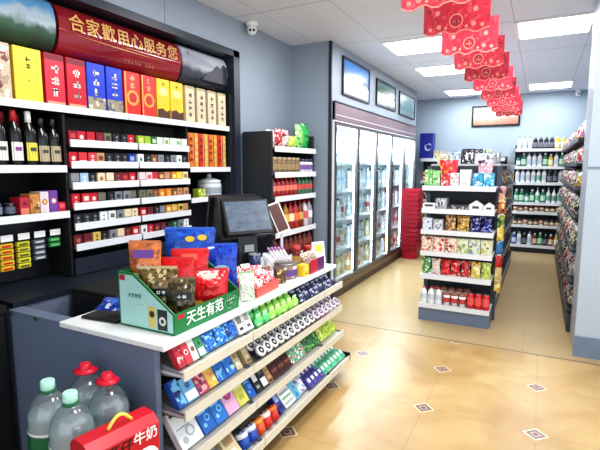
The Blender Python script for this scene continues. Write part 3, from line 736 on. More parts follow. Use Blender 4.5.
# shelf 4
t4 = dict(tilt=.75)
grow(3, [('candy_bag', 'clear grey wrapped bag', 'candy bag', snack(.10, .11, .04, (150, 156, 164), (220, 224, 230), (90, 96, 110), 31), gx(1.36 + .11 * k), t4) for k in range(2)]
     + [('small_carton', 'beige carton', 'carton', cb(.09, .04, .12, (206, 190, 150), (160, 130, 90), (236, 228, 206), 0, 6), gx(1.575), t4)]
     + [('candy_roll', 'blue and white round candy pack', 'candy pack', bottle(.032, .07, (230, 236, 244), (40, 90, 180), (40, 80, 170), 'tub'), gx(1.665 + .068 * k), dict(tilt=.4)) for k in range(2)]
     + [('candy_roll', '%s round candy pack' % n, 'candy pack', bottle(.032, .07, a, b_, b_, 'tub'), gx(1.80 + .067 * k), dict(tilt=.4)) for k, (n, a, b_) in enumerate((('orange', (240, 150, 60), (220, 90, 40)), ('red and white', (240, 236, 230), (206, 50, 50)), ('orange-red', (236, 120, 60), (200, 50, 40))))]
     + [('small_carton', 'navy carton', 'carton', cb(.05, .04, .12, (40, 50, 130), (150, 170, 220), (20, 24, 70), 0), gx(2.005), t4),
        ('small_carton', 'white carton with green stripes', 'carton', cb(.11, .04, .13, (232, 236, 230), (120, 170, 140), (160, 170, 170), 5), gx(2.092), t4),
        ('small_carton', 'light blue carton', 'carton', cb(.06, .04, .12, (120, 190, 216), (230, 240, 244), (60, 130, 180), 3, 4), gx(2.183), t4),
        ('candy_bag', 'white and purple bag', 'candy bag', snack(.09, .11, .04, (226, 222, 230), (150, 100, 170), (110, 180, 190), 40), gx(2.263), t4)],
     'on the bottom counter shelf', 'packs on the bottom counter shelf')
PT = [cb(.042, .03, .062, c, a, d, 0) for c, a, d in (((90, 80, 160), (230, 230, 240), (40, 40, 110)), ((60, 70, 140), (220, 220, 240), (160, 90, 170)), ((90, 180, 140), (236, 244, 240), (40, 120, 90)), ((120, 200, 160), (240, 246, 240), (60, 150, 110)))]
for r_ in range(3):
    grow(3, [('mint_tin', '%s mint tin' % ('purple and white' if k < 4 else 'green and white'), 'mint tin', PT[(k + r_) % 2 + (0 if k < 4 else 2)], gx(2.34 + k * .049), dict(dy=r_ * .068, dz=r_ * .018, tilt=.8)) for k in range(11)], '%s row, bottom counter shelf' % rows[r_], 'mint tins at the far end', .035)
# ================================================================== things on the counter
CT = .774
t = T('display_carton', 'green cardboard display carton with white Chinese lettering, full of snack bags', 'carton', (-1.40, 1.55, CT))
GRN = M((22, 120, 66), .35); AQUA = M((172, 214, 208), .35, var=.03); GRD = M((20, 96, 54), .4)
X0, X1, Y0, Y1 = -.155, .15, -.222, .215
prof = [(X0, 0), (X1, 0), (X1, .088), (X0 + .09, .232), (X0, .232)]
for y, nm in ((Y0, 'near'), (Y1 - .004, 'far')):
    sp_ = obj('side_panel', MB().prism(prof, 'y', y, y + .004, GRN), t)
    if nm == 'near':
        g = MB(); yy = y - .0006
        g.face([(X0 + .006, yy, .008), (X1 - .008, yy, .008), (X1 - .008, yy, .083), (X0 + .084, yy, .222), (X0 + .006, yy, .222)], AQUA)
        patch(g, X0 + .008, X0 + .04, .196, .22, yy - .0004, M((176, 40, 70), .4))
        patch(g, X0 + .165, X0 + .207, .016, .104, yy - .0004, M((206, 190, 110), .4)); disc(g, X0 + .186, .072, .014, yy - .0008, M((60, 50, 30), .4))
        patch(g, X0 + .215, X0 + .268, .012, .098, yy - .0004, M((44, 52, 48), .4)); disc(g, X0 + .242, .05, .019, yy - .0008, M((214, 216, 206), .4)); disc(g, X0 + .242, .05, .009, yy - .0012, M((40, 60, 50), .4))
        for k in range(26):
            a = 2 * PI * k / 26; r_ = .036 + .008 * (k % 2)
            if k % 3: disc(g, X0 + .095 + r_ * math.cos(a) * 1.2, .135 + r_ * math.sin(a), .0022, yy - .0004, M((60, 140, 140), .4), 6)
        obj('side_print', g, sp_)
        obj('lettering', text_mesh('天生有范', .019, M((40, 120, 120), .4)), sp_, (X0 + .092, yy - .0006, .137), (R90, 0, 0))
obj('back_panel', MB().box(X0, X0 + .004, Y0 + .004, Y1 - .004, 0, .232, GRD), t)
obj('bottom_panel', MB().box(X0 + .004, X1 - .004, Y0 + .004, Y1 - .004, 0, .004, GRD), t)
fp = obj('front_panel', MB().box(X1 - .004, X1, Y0 + .004, Y1 - .004, 0, .088, GRN), t)
obj('lettering', text_mesh('天生有范', .062, M((246, 250, 246), .4)), fp, (X1 + .0008, -.03, .046), (R90, 0, R90))
g = MB(); patch(g, -.205, -.165, .062, .08, 0, M((190, 40, 60), .4))
for k in range(20):
    a = 2 * PI * k / 20
    if k % 4: disc(g, .15 + .042 * math.cos(a), .044 + .03 * math.sin(a), .003, 0, M((170, 214, 180), .4), 6)
glyphs(g, .148, .055, 4, .014, 0, WHT, 3, False); glyphs(g, .152, .036, 2, .012, 0, WHT, 8, False)
obj('front_print', g, fp, (X1 + .0008, 0, 0), (0, 0, R90))

def put_bag(name, label, cat, loc, w, h, th, a, b_, c_, seed, rz, tilt=.12, window=None, marks=None, group='snack bags in and beside the green carton'):
    t = T(name, label, cat, loc, group=group, rot=(-tilt, 0, rz))
    mb = MB(); mb.bag(w, h, th, P(a, b_, c_, 17 / max(w, h), .16, seed), seed=seed, nx=10, nz=12); obj('bag', mb, t)
    s_ = MB(); s_.box(-w * .47, w * .47, -.001, .001, h - .004, h + .010, M(b_ if sum(b_) < 640 else a, .3)); obj('top_seal', s_, t)
    if marks:
        for (kind, u, v, r, col) in marks:
            g = MB()
            yy = -th * .5 * max(0, 1 - (u * 2) ** 2) ** .6 * max(0, 1 - min(1, abs(v * 2 - 1) * 1.12) ** 2) ** .55 - .006
            if kind == 'oval':
                g.lathe([(r * w, -.002), (r * w, .002)], M(col, .35), 16, sy=.62); 
                for q in g.bm.verts:
                    if not q.tag: q.co = Vector((q.co.x + u * w, yy + q.co.z, v * h + q.co.y)); q.tag = True
            elif kind == 'bar': g.box(u * w - r * w, u * w + r * w, yy - .002, yy + .002, v * h - r * w * .38, v * h + r * w * .38, M(col, .35))
            elif kind == 'glyph': glyphs(g, u * w, v * h, 2, r * w, yy - .003, M(col, .4), seed, False)
            obj('printed_' + {'oval': 'oval', 'bar': 'label', 'glyph': 'lettering'}[kind], g, t)
    return t
z0 = CT + .006
put_bag('snack_bag', 'tall orange snack bag at the back left of the green carton', 'snack bag', (-1.50, 1.42, z0), .15, .335, .06, (214, 122, 62), (196, 110, 60), (150, 80, 50), 1, .42, .06, marks=[('bar', 0, .86, .3, (110, 60, 150)), ('bar', 0, .56, .34, (226, 190, 130)), ('glyph', 0, .7, .16, (240, 220, 190))])
put_bag('snack_bag', 'brown and cream snack bag with a black label, left of two in the carton', 'snack bag', (-1.405, 1.40, z0), .17, .235, .09, (112, 92, 54), (186, 168, 124), (70, 56, 34), 2, .5, .08, marks=[('bar', .14, .60, .24, (20, 20, 20)), ('glyph', .14, .60, .11, (250, 250, 250))])
put_bag('snack_bag', 'dark brown snack bag with a black label, at the carton front corner', 'snack bag', (-1.315, 1.43, z0), .14, .19, .08, (66, 56, 36), (112, 92, 54), (40, 36, 26), 3, .62, .10, marks=[('bar', .1, .66, .28, (16, 16, 16)), ('glyph', .1, .66, .13, (250, 250, 250))])
put_bag('snack_bag', 'tall red snack bag standing in the middle of the carton', 'snack bag', (-1.425, 1.53, z0), .17, .25, .08, (200, 26, 36), (210, 36, 42), (180, 20, 32), 4, .5, .06, marks=[('bar', -.22, .45, .1, (230, 150, 50))])
put_bag('snack_bag', 'wide red snack bag with gold base at the carton front', 'snack bag', (-1.325, 1.64, z0), .19, .185, .10, (208, 32, 38), (190, 24, 34), (216, 50, 44), 5, .75, .12, marks=[('bar', 0, .88, .16, (240, 226, 210)), ('bar', -.15, .22, .2, (200, 150, 60)), ('bar', .18, .16, .16, (216, 170, 70))])  # pale top bar is plastic gleam put into colour, not print
put_bag('snack_bag', 'red snack bag at the back right of the carton', 'snack bag', (-1.44, 1.645, z0), .18, .27, .09, (204, 30, 40), (212, 44, 48), (184, 22, 34), 6, .6, .05, marks=[('bar', 0, .9, .2, (236, 120, 100))])
put_bag('snack_bag', 'big blue snack bag with two yellow ovals behind the carton', 'snack bag', (-1.575, 1.80, CT + .001), .27, .35, .07, (30, 80, 180), (40, 100, 196), (24, 60, 150), 7, .45, .05, marks=[('oval', .02, .86, .09, (240, 200, 60)), ('oval', .25, .88, .09, (240, 200, 60)), ('glyph', -.1, .5, .14, (220, 236, 250))])
put_bag('snack_bag', 'blue snack bag with a white swirl beside the black till screen', 'snack bag', (-1.42, 1.86, CT + .001), .17, .27, .07, (28, 66, 176), (36, 82, 190), (22, 50, 140), 8, .6, .04, marks=[('oval', 0, .55, .24, (170, 206, 236)), ('oval', .03, .53, .17, (30, 70, 180)), ('bar', -.3, .95, .1, (230, 236, 240))])

# candy heap, pouch, can, jar ...
t = T('candy_tray', 'low red and white candy tray between the carton and the till', 'tray', (-1.35, 2.04, CT), .05)
TR = M((206, 90, 80), .4)
obj('tray', MB().box(-.095, .095, -.12, .12, 0, .006, TR).box(-.095, -.088, -.12, .12, .006, .05, TR).box(.088, .095, -.12, .12, .006, .05, TR).box(-.088, .088, -.12, -.113, .006, .05, TR).box(-.088, .088, .113, .12, .006, .05, TR), t)
k = 0
cols = [((206, 50, 60), 'red'), ((236, 226, 216), 'white'), ((226, 120, 130), 'pink'), ((170, 80, 60), 'brown')]
for a in range(4):
    for c in range(5):
        cl, cnm = cols[(a * 2 + c * 3) % 4]
        o = obj('wrapped_candy', snack(.06, .07, .034, cl, (240, 236, 226), (150, 40, 40), 50 + (a * 2 + c * 3) % 4), None, (-1.35 - .062 + a * .041, 2.04 - .088 + c * .044, CT + .012 + (.018 if (a + c) % 2 else 0) + .012 * (3 - a)), (-.45, 0, .9 + rnd.uniform(-.4, .4)))
        tag(o, '%s wrapped candy in the tray, row %s from the near end, %s across' % (cnm, ORD[c], ORD[a]), 'candy', 'wrapped candies in the tray'); k += 1
put_bag('tissue_pouch', 'white soft pouch with green print beside the green carton', 'pouch', (-1.265, 1.86, CT + .001), .085, .14, .04, (226, 226, 214), (150, 190, 140), (240, 240, 236), 9, .9, .1, group=None)
t = T('tin_can', 'navy drinks can with a grey lid in front of the till', 'can', (-1.545, 2.36, CT))
obj('body', MB().lathe([(.034, 0), (.037, .006), (.037, .125)], M((26, 36, 84), .3), 20), t)
obj('lid', MB().lathe([(.038, .125), (.038, .133), (.034, .133), (.034, .129), (.005, .129)], M((150, 154, 160), .3, .6), 20), t)
obj('label', MB().lathe([(.0374, .02), (.0374, .07)], P((30, 36, 70), (150, 150, 160), (206, 206, 196), 60), 20, cap=False), t)
for k, (x, y, c, lab) in enumerate(((-1.455, 2.26, ((170, 120, 90), (240, 230, 220)), 'small brown candy pack between the can and the tray'), (-1.44, 2.33, ((226, 214, 206), (150, 60, 50)), 'small white candy pack beside the navy can'),
                                    (-1.385, 2.245, ((150, 60, 50), (236, 226, 210)), 'small dark red candy pack beside the tray'), (-1.30, 2.255, ((110, 80, 50), (226, 210, 120)), 'small brown and yellow pack at the counter edge before the jar'))):
    tag(obj('candy_pack', carton(.055, .035, .075, c[0], c[1], (60, 40, 40), 3, 60 + k), None, (x, y, CT + .001), (0, 0, .8)), lab, 'candy')
t = T('candy_jar', 'wide clear candy jar with a purple label and white lid on the counter', 'jar', (-1.345, 2.39, CT))
obj('jar', MB().lathe([(.062, 0), (.07, .008), (.072, .07), (.066, .08)], P((150, 120, 110), (220, 200, 190), (110, 70, 60), 60), 24), t)
obj('label', MB().lathe([(.0725, .018), (.0728, .058)], M((96, 66, 126), .4), 24, cap=False), t)
obj('lid', MB().lathe([(.07, .08), (.07, .092), (.064, .094), (.02, .096)], HAZE, 24), t)
for k in range(5):
    t = T('candy_tube', 'white and pink candy tube leaning in a fan behind the jar, %s from the left' % ORD[k], 'candy', (-1.445 + k * .016, 2.545 + .01 * k, CT + .002), group='candy tubes behind the jar', rot=(.25, -.55 + .02 * k, .2))
    obj('tube', MB().lathe([(.0085, 0), (.0085, .16)], M((236, 228, 232), .3), 10), t); obj('cap', MB().lathe([(.0088, .16), (.0088, .178), (.005, .182)], M((190, 140, 190), .4), 10), t)
tag(obj('small_carton', carton(.055, .05, .072, (226, 196, 50), (240, 220, 110), (150, 120, 30), 0, 3), None, (-1.268, 2.475, CT), (0, 0, R90 - .1)), 'small yellow carton at the counter edge beside the jar', 'carton')
t = T('open_box', 'open red and purple sweets box near the far counter end', 'box', (-1.285, 2.63, CT), R90)
obj('front_panel', MB().box(-.10, .0, -.045, -.04, 0, .085, M((186, 30, 56), .35)).box(.0, .10, -.045, -.04, 0, .085, M((96, 36, 100), .35)), t)
obj('box_body', MB().box(-.10, .10, -.039, .045, 0, .07, M((150, 120, 110), .5)), t)
for k in range(4): tag(obj('wrapped_candy', snack(.045, .055, .025, (170, 150, 130), (226, 210, 190), (120, 70, 60), 70 + k), None, (-1.295, 2.56 + .046 * k, CT + .071), (-.6, 0, R90)), 'beige wrapped candy in the open red box, %s from the near end' % ORD[k], 'candy', 'candies in the open red box')
t = T('price_placard', 'white placard with a yellow mark at the far counter end', 'sign', (-1.335, 2.86, CT), 1.1, rot=(-.18, 0, 1.0))
obj('card', MB().box(-.05, .05, -.002, .002, 0, .15, M((236, 240, 236), .35)), t); obj('mark', MB().box(-.03, .032, -.0035, -.0025, .08, .13, M((216, 214, 70), .4)), t)
obj('foot', MB().box(-.05, .05, .002, .05, 0, .004, CLEAR), t)
for k, (x, y) in enumerate(((-1.43, 2.70), (-1.47, 2.77), (-1.40, 2.80))):
    tag(obj('spice_jar', bottle(.03, .13, (120, 40, 30), (170, 40, 36), (196, 150, 80), 'jar'), None, (x, y, CT), (0, 0, 0)), 'red-capped brown jar behind the open sweets box, %s from the near end' % ORD[k], 'jar', 'brown jars at the far counter end')

put_bag('tissue_pouch', 'white crumpled pouch between the navy can and the candy tubes', 'pouch', (-1.50, 2.50, CT + .001), .12, .11, .06, (226, 226, 224), (206, 200, 206), (240, 240, 240), 19, .8, .3, group=None)
# point-of-sale terminal
t = T('till_terminal', 'black touch-screen till terminal with its customer screen facing the shop', 'till', (-1.645, 2.40, CT), math.radians(58))
obj('base', MB().box(-.10, .10, -.08, .12, 0, .02, BLACK, .006), t)
obj('neck', MB().prism([(-.05, .02), (.07, .02), (.07, .36), (.0, .36)], 'x', -.055, .075, BLACK), t)
obj('slip_sticker', MB().box(-.02, .045, -.0415, -.0395, .135, .18, M((150, 156, 160), .4)), t)
a = .50
ms = Matrix.Translation((0.02, -.075, .25)) @ Matrix.Rotation(-a, 4, 'X')
obj('screen_housing', MB().box(-.165, .155, -.008, .03, 0, .24, BLACK, .006, ms), t)
scm, nt, b = _nodes('screen_glass'); b.inputs['Roughness'].default_value = .25; b.inputs['Specular IOR Level'].default_value = .35
nzz = nt.nodes.new('ShaderNodeTexNoise'); nzz.inputs['Scale'].default_value = 6; rr = nt.nodes.new('ShaderNodeValToRGB'); nt.links.new(nzz.outputs['Fac'], rr.inputs['Fac'])
rr.color_ramp.elements[0].color = lin((58, 68, 82)); rr.color_ramp.elements[1].color = lin((112, 124, 138)); nt.links.new(rr.outputs['Color'], b.inputs['Base Color'])  # blue-grey reflection painted into the screen colour
obj('screen', MB().box(-.148, .138, -.0105, -.0085, .022, .222, scm, 0, ms), t)
ms2 = Matrix.Translation((-.01, .235, .20)) @ Matrix.Rotation(.30, 4, 'X')
obj('operator_screen', MB().box(-.17, .15, -.03, .012, 0, .30, BLACK, .008, ms2), t)
obj('rear_housing', MB().prism([(-.02, .22), (.22, .19), (.19, .485), (.045, .475)], 'x', -.16, .14, BLACK), t)
t = T('card_stand', 'white-framed brown display card leaning on a clear post right of the till', 'card stand', (-1.50, 2.62, CT), .75)
obj('base', MB().box(-.04, .04, -.04, .04, 0, .006, CLEAR), t); obj('post', MB().box(-.008, .008, -.004, .004, .006, .26, M((200, 206, 210), .3)), t)
ms = Matrix.Translation((.03, 0, .24)) @ Matrix.Rotation(-.35, 4, 'Y') @ Matrix.Rotation(-.3, 4, 'X')
c_ = obj('card', MB().box(-.055, .03, -.014, -.005, 0, .21, WHITE, 0, ms), t); obj('card_face', MB().box(-.048, .022, -.0165, -.0145, .012, .198, M((88, 52, 46), .4), 0, ms), c_)
# tray with blue pouch by the carton
t = T('note_tray', 'black tray holding a blue packet left of the green carton', 'tray', (-1.675, 1.385, CT), .1)
obj('tray', MB().box(-.105, .10, -.075, .11, 0, .012, BLACK, .003), t)
tag(obj('blue_packet', snack(.16, .10, .03, (30, 60, 150), (60, 110, 200), (200, 210, 220), 77), None, (-1.665, 1.37, CT + .032), (-1.25, 0, .35)), 'crumpled blue packet lying in the black tray', 'packet')

# ================================================================== water jugs and red milk carton at the counter end
t = T('stacked_platform', 'low grey platform holding the water jugs before the counter end', 'platform', (-1.42, 1.0, 0))
obj('top_board', MB().box(-.34, .40, -.24, .225, .262, .282, DARK), t)
for x in (-.31, .37):
    for y in (-.21, .195): obj('leg', MB().box(x - .02, x + .02, y - .02, y + .02, 0, .262, DARK), t)
def jug(label, loc, kind, rz=0):
    t = T('water_jug', label, 'water jug', loc, rz, 'water jugs by the counter end')
    r = .075
    pf = [(.066, 0), (r, .012), (r, .06)]
    for k in range(3): pf += [(r * .93, .075 + k * .03), (r, .09 + k * .03)]
    pf += [(r, .21), (r * .96, .222), (r, .235), (r * .93, .27), (r * .72, .305), (r * .42, .328), (.021, .335), (.021, .348)]
    obj('bottle', MB().lathe(pf, CLEAR, 24), t)
    obj('water', MB().lathe([(q * .96, z + .004) for q, z in pf if z < .262] + [(r * .9, .262), (.002, .262)], WATER, 24), t)
    if kind == 'green':
        obj('cap', MB().lathe([(.024, .343), (.025, .35), (.025, .374), (.021, .378)], M((176, 226, 206), .35), 16), t)
        obj('collar', MB().lathe([(.027, .332), (.027, .342)], M((30, 110, 70), .4), 16), t)
        obj('label', MB().lathe([(r * 1.012, .085), (r * 1.012, .19)], M((20, 104, 62), .35), 24, cap=False), t)
        obj('label_band', MB().lathe([(r * 1.016, .196), (r * 1.016, .204)], M((230, 236, 230), .35), 24, cap=False), t)
    else:
        c_ = obj('cap', MB().lathe([(.024, .346), (.027, .352), (.024, .376), (.018, .385)], M((206, 26, 52), .35), 16), t)
        obj('handle', MB().lathe([(.030, .348), (.041, .351), (.043, .356), (.026, .365)], M((206, 26, 52), .35), 20, sx=1.12), c_)
        obj('label', MB().lathe([(r * 1.012, .10), (r * 1.012, .19)], P((226, 226, 226), (206, 60, 76), (236, 236, 236), 26), 24, cap=False), t)
jug('water jug with pale green cap and green label, back left of the group', (-1.572, 1.0, .283), 'green')
jug('water jug with pale green cap, nearest the red milk carton', (-1.412, .975, .286), 'green')
jug('water jug with red cap flange, left of two at the back', (-1.562, 1.152, .283), 'red', .3)
jug('water jug with red cap flange beside the red milk carton', (-1.412, 1.132, .283), 'red', -.2)
t = T('milk_carton', 'red milk multipack carton with yellow handle and Chinese lettering, bottom left', 'carton', (-1.20, .985, .283), math.radians(80))
RC = M((196, 22, 40), .35)
obj('box', MB().box(-.125, .125, -.06, .06, 0, .285, RC, .003), t)
obj('gable_top', MB().prism([(-.06, .2855), (.06, .2855), (.03, .312), (-.03, .312)], 'x', -.125, .125, RC), t)
obj('handle', MB().tube([(-.035 + .085 * k / 10, -.012, .313 + .034 * math.sin(PI * k / 10)) for k in range(11)], .006, M((236, 206, 90), .4)), t)
for k, (ch, cl) in enumerate(zip('旺仔牛奶', ((40, 20, 24), (40, 20, 24), (250, 244, 240), (250, 244, 240)))):
    obj('lettering', text_mesh(ch, .047, M(cl, .4)), t, (-.045 + k * .046, -.0612, .259 - (.006 if k < 2 else 0)), (R90, 0, 0))
g = MB(); disc(g, .07, .17, .05, -.0612, M((232, 232, 234), .4)); obj('printed_oval', g, t)
g = MB(); patch(g, -.11, .0, .10, .19, -.0612, M((220, 60, 60), .4)); obj('printed_panel', g, t)

# ================================================================== wall shelf in the corner
WL = (-2.05, 3.885, 0); WZ = (.14, .38, .62, .857, 1.18, 1.395, 1.622)
shelving('wall_shelf', 'dark seven-tier drinks shelf against the wall in the corner', 'shelving', WL, R90, .82, .33, WZ, top=1.75, base=.1, plinth=DARK, sh=.05, endpanel=True, post=M((44, 48, 54), .4), plate=M((90, 94, 100), .5))
def wrow(k, items, where, ly=.06): run(items, where, WL, R90, ly, WZ[k] - .0075, 'goods on the corner drinks shelf')
wrow(6, [('snack_bag', 'white snack bag', 'snack bag', snack(.14, .15, .06, (226, 220, 214), (206, 120, 110), (240, 240, 236), 80), -.33),
         ('snack_bag', 'red and white snack bag', 'snack bag', snack(.13, .17, .06, (190, 46, 50), (240, 226, 220), (150, 30, 36), 81), -.19),
         ('snack_bag', 'white and red snack bag', 'snack bag', snack(.12, .17, .06, (220, 200, 196), (196, 50, 54), (120, 30, 30), 82), -.06),
         ('snack_bag', 'lime snack bag', 'snack bag', snack(.14, .12, .06, (196, 210, 70), (236, 236, 160), (120, 160, 50), 83), .07),
         ('snack_bag', 'tall pale green snack bag', 'snack bag', snack(.15, .24, .08, (140, 210, 110), (220, 240, 180), (50, 150, 60), 84), .21),
         ('snack_bag', 'tall bright green snack bag', 'snack bag', snack(.13, .26, .08, (40, 170, 80), (110, 210, 110), (20, 110, 60), 85), .34)], 'on the top of the corner shelf', .1)
wrow(5, [('jar', 'brown and gold jar', 'jar', bottle(.038, .14, (120, 96, 66), (176, 156, 116), (150, 126, 86), 'jar'), -.36 + k * .088) for k in range(6)]
     + [('jar', 'white and purple jar', 'jar', bottle(.04, .13, (220, 216, 220), (60, 50, 90), (120, 90, 150), 'jar'), .18 + k * .09) for k in range(3)], 'on the second corner shelf')
wrow(4, [('drink_bottle', 'red drink bottle', 'bottle', bottle(.034, .17, (150, 36, 40), (196, 40, 44), (220, 120, 100)), -.36 + k * .08) for k in range(6)]
     + [('drink_bottle', 'green and red drink bottle', 'bottle', bottle(.034, .17, (70, 110, 80), (60, 140, 80), (200, 70, 70)), .13 + k * .08) for k in range(4)], 'on the third corner shelf')
wrow(3, [('sauce_bottle', '%s sauce bottle with red cap' % n, 'bottle', bottle(.042, .26, a, (160, 30, 36), l, 'pet'), -.34 + k * .099) for k, (n, a, l) in enumerate(((('dark', (70, 36, 30), (190, 60, 40)), ('amber', (140, 80, 30), (226, 196, 60)), ('gold', (160, 110, 40), (230, 180, 60)), ('red', (150, 40, 36), (236, 220, 200)),
     ('scarlet', (170, 44, 40), (226, 120, 60)), ('brown', (110, 50, 36), (206, 160, 90)), ('white', (206, 196, 200), (206, 90, 96)), ('grey', (150, 146, 156), (226, 220, 226)))))], 'on the fourth corner shelf')
for q in (2, 1, 0):
    wrow(q, [('sauce_bottle', 'dark red sauce bottle', 'bottle', bottle(.04, .19, (96, 30, 30), (150, 36, 36), (130, 60, 46)), -.34 + k * .098) for k in range(8)], 'on the %s corner shelf' % {2: 'fifth', 1: 'sixth', 0: 'lowest'}[q])

# ================================================================== glass door cooler
CL = (-1.94, 6.22, 0)
t = T('glass_cooler', 'long lit five-door glass drinks cooler under three framed pictures', 'cooler', CL, R90)
STEEL = M((104, 100, 106), .3, .5); MAUVE = M((124, 106, 116), .35); CWH = M((236, 242, 244), .5, var=.01)
x0, x1 = -1.735, 1.735
obj('kick_plate', MB().box(x0, x1, -.01, .42, 0, .075, M((74, 62, 58), .35)).box(x0, x1, -.016, .42, .078, .14, M((112, 96, 84), .3)), t)  # upper band has the tan floor reflection put into its colour
obj('back_panel', MB().box(x0, x1, .425, .44, .14, 2.10, CWH), t)
obj('interior_floor', MB().box(x0, x1, .03, .424, .141, .16, CWH), t)
for sx in (x0, x1 - .02): obj('side_panel', MB().box(sx, sx + .02, -.01, .424, .141, 2.10, CWH), t)
h_ = obj('header', MB().box(x0, x1, -.02, .424, 1.925, 2.105, MAUVE, .004), t); obj('header_line', MB().box(x0, x1, -.024, -.021, 1.975, 1.985, M((214, 206, 210), .3)), h_)
obj('top_trim', MB().box(x0, x1, -.028, -.0, 2.106, 2.118, FRAME), t)
for k, z in enumerate((.50, .84, 1.18, 1.50)):
    s_ = obj('shelf', MB().box(x0 + .021, x1 - .021, .08, .424, z - .012, z, CWH), t); obj('price_strip', MB().box(x0 + .021, x1 - .021, .074, .079, z - .03, z + .004, STRIP), s_)
TUBE = M((248, 252, 255), .4, emit=16.0, var=0.0)
dw = (x1 - x0 - .0) / 5
for k in range(5):
    a, c = x0 + k * dw, x0 + (k + 1) * dw
    d_ = obj('door', MB().box(a + .004, a + .038, -.022, .012, .15, 1.915, STEEL).box(c - .038, c - .004, -.022, .012, .15, 1.915, STEEL).box(a + .038, c - .038, -.022, .012, .15, .19, STEEL).box(a + .038, c - .038, -.022, .012, 1.875, 1.915, STEEL), t)
    obj('pane', MB().box(a + .038, c - .038, -.008, -.004, .19, 1.875, GLASS), d_)
    obj('handle', MB().tube([(c - .05, -.025, .85), (c - .05, -.05, .87), (c - .05, -.05, 1.38), (c - .05, -.025, 1.40)], .009, M((40, 40, 46), .3)), d_)
    obj('light_tube', MB().lathe([(.012, .2), (.012, 1.88)], TUBE, 8, at=(a + .012 if k else a + .04, .035, 0)), t)
    la = bpy.data.lights.new('cooler_lamp', 'AREA'); la.shape = 'RECTANGLE'; la.size = .55; la.size_y = .08; la.energy = 60; la.color = (.94, .98, 1)
    lo = bpy.data.objects.new('cooler_lamp', la); C.objects.link(lo); lo.location = W(CL, R90, (a + c) / 2, .10, 1.90); lo.rotation_euler = (0, 0, R90)
dk = [('white milk', bottle(.036, .24, (236, 236, 234), (50, 56, 70), (206, 212, 222))), ('clear water', bottle(.033, .24, (224, 234, 238), (236, 240, 244), (180, 200, 222))), ('clear water', bottle(.033, .24, (226, 234, 238), (120, 120, 130), (236, 236, 238))),
      ('pale tea', bottle(.034, .24, (220, 200, 150), (60, 110, 70), (236, 230, 210))), ('orange juice', bottle(.035, .23, (226, 160, 70), (220, 110, 40), (240, 226, 190))), ('pink milk', bottle(.035, .22, (232, 206, 206), (226, 226, 226), (196, 90, 100))), ('dark cola', bottle(.034, .25, (60, 40, 40), (190, 40, 40), (190, 50, 56)))]
lev = [[3, 4, 3, 0, 5, 4], [5, 0, 3, 0, 5, 1], [0, 1, 5, 1, 2, 0], [1, 0, 1, 2, 0, 1], [1, 0, 0, 1, 1, 2]]
for k in range(5):
    for q, z in enumerate((.16, .50, .84, 1.18, 1.50)):
        for n in range(5):
            nm, me = dk[lev[q][(n * 2 + k) % 6]]
            p = W(CL, R90, x0 + k * dw + .11 + n * .118, .14, z + .001)
            tag(obj('drink_bottle', me, None, p, (0, 0, R90)), '%s bottle, %s from left, %s shelf, behind the %s cooler door' % (nm, ORD[n], ORD[4 - q], ORD[k]), 'bottle', 'bottles in the glass cooler')
for k, (ya, yb, za, zb, m, lab) in enumerate(((4.70, 5.56, 2.21, 2.615, landscape('snow_picture', (60, 120, 190), (226, 232, 238), (206, 220, 236), 3.5, (70, 110, 150), z0=-.2, z1=.2), 'framed picture of blue mountains and white snow, nearest of three over the cooler'),
                                               (5.84, 6.71, 2.235, 2.575, landscape('fall_picture', (80, 110, 110), (220, 226, 228), (70, 90, 90), 4.5, (56, 90, 76), z0=-.2, z1=.2), 'framed picture of a green waterfall, middle of three over the cooler'),
                                               (6.92, 7.86, 2.22, 2.57, landscape('lake_picture', (150, 190, 200), (96, 140, 150), (120, 160, 160), 4, (130, 170, 176), z0=-.2, z1=.2), 'framed picture of a pale teal lake, farthest of three over the cooler'))):
    t = T('framed_picture', lab, 'picture', (-1.944, (ya + yb) / 2, (za + zb) / 2), R90, 'pictures above the cooler')
    wd, ht = (yb - ya) / 2, (zb - za) / 2
    obj('canvas', MB().box(-wd + .02, wd - .02, -.012, -.0, -ht + .02, ht - .02, m), t)
    obj('frame', MB().box(-wd, -wd + .025, -.022, 0, -ht, ht, BLACK).box(wd - .025, wd, -.022, 0, -ht, ht, BLACK).box(-wd + .025, wd - .025, -.022, 0, -ht, -ht + .025, BLACK).box(-wd + .025, wd - .025, -.022, 0, ht - .025, ht, BLACK), t)

# stacked red baskets by the last cooler door
RB = M((178, 20, 50), .4)
bm_ = MB(); bm_.prism([(-.10, 0), (.10, 0), (.125, .2), (-.125, .2)], 'y', -.16, .16, RB)
for f in list(bm_.bm.faces):
    if all(v.co.z > .19 for v in f.verts): bm_.bm.faces.remove(f)
bm_.box(-.133, .133, -.172, -.16, .18, .2, RB).box(-.133, .133, .16, .172, .18, .2, RB).box(-.133, -.124, -.16, .16, .18, .2, RB).box(.124, .133, -.16, .16, .18, .2, RB)
for q in range(5): bm_.box(-.09 + q * .045 - .008, -.09 + q * .045 + .008, -.1645, -.1605, .03, .17, M((150, 14, 44), .4))
bme = bm_.mesh('basket'); hme = MB().tube([(-.13, -.168, .19), (-.12, -.18, .15), (.12, -.18, .15), (.13, -.168, .19)], .005, RB, 6).mesh('handle')
for k in range(14):
    t = T('shopping_basket', 'red plastic shopping basket beside the last cooler door, %s from the bottom of its stack' % ORD[k], 'basket', (-1.775 + .006 * math.sin(k * 2.1), 7.28, .002 + k * .069), .05 * math.sin(k), 'stacked red shopping baskets')
    obj('basket', bme, t); obj('handle', hme, t)

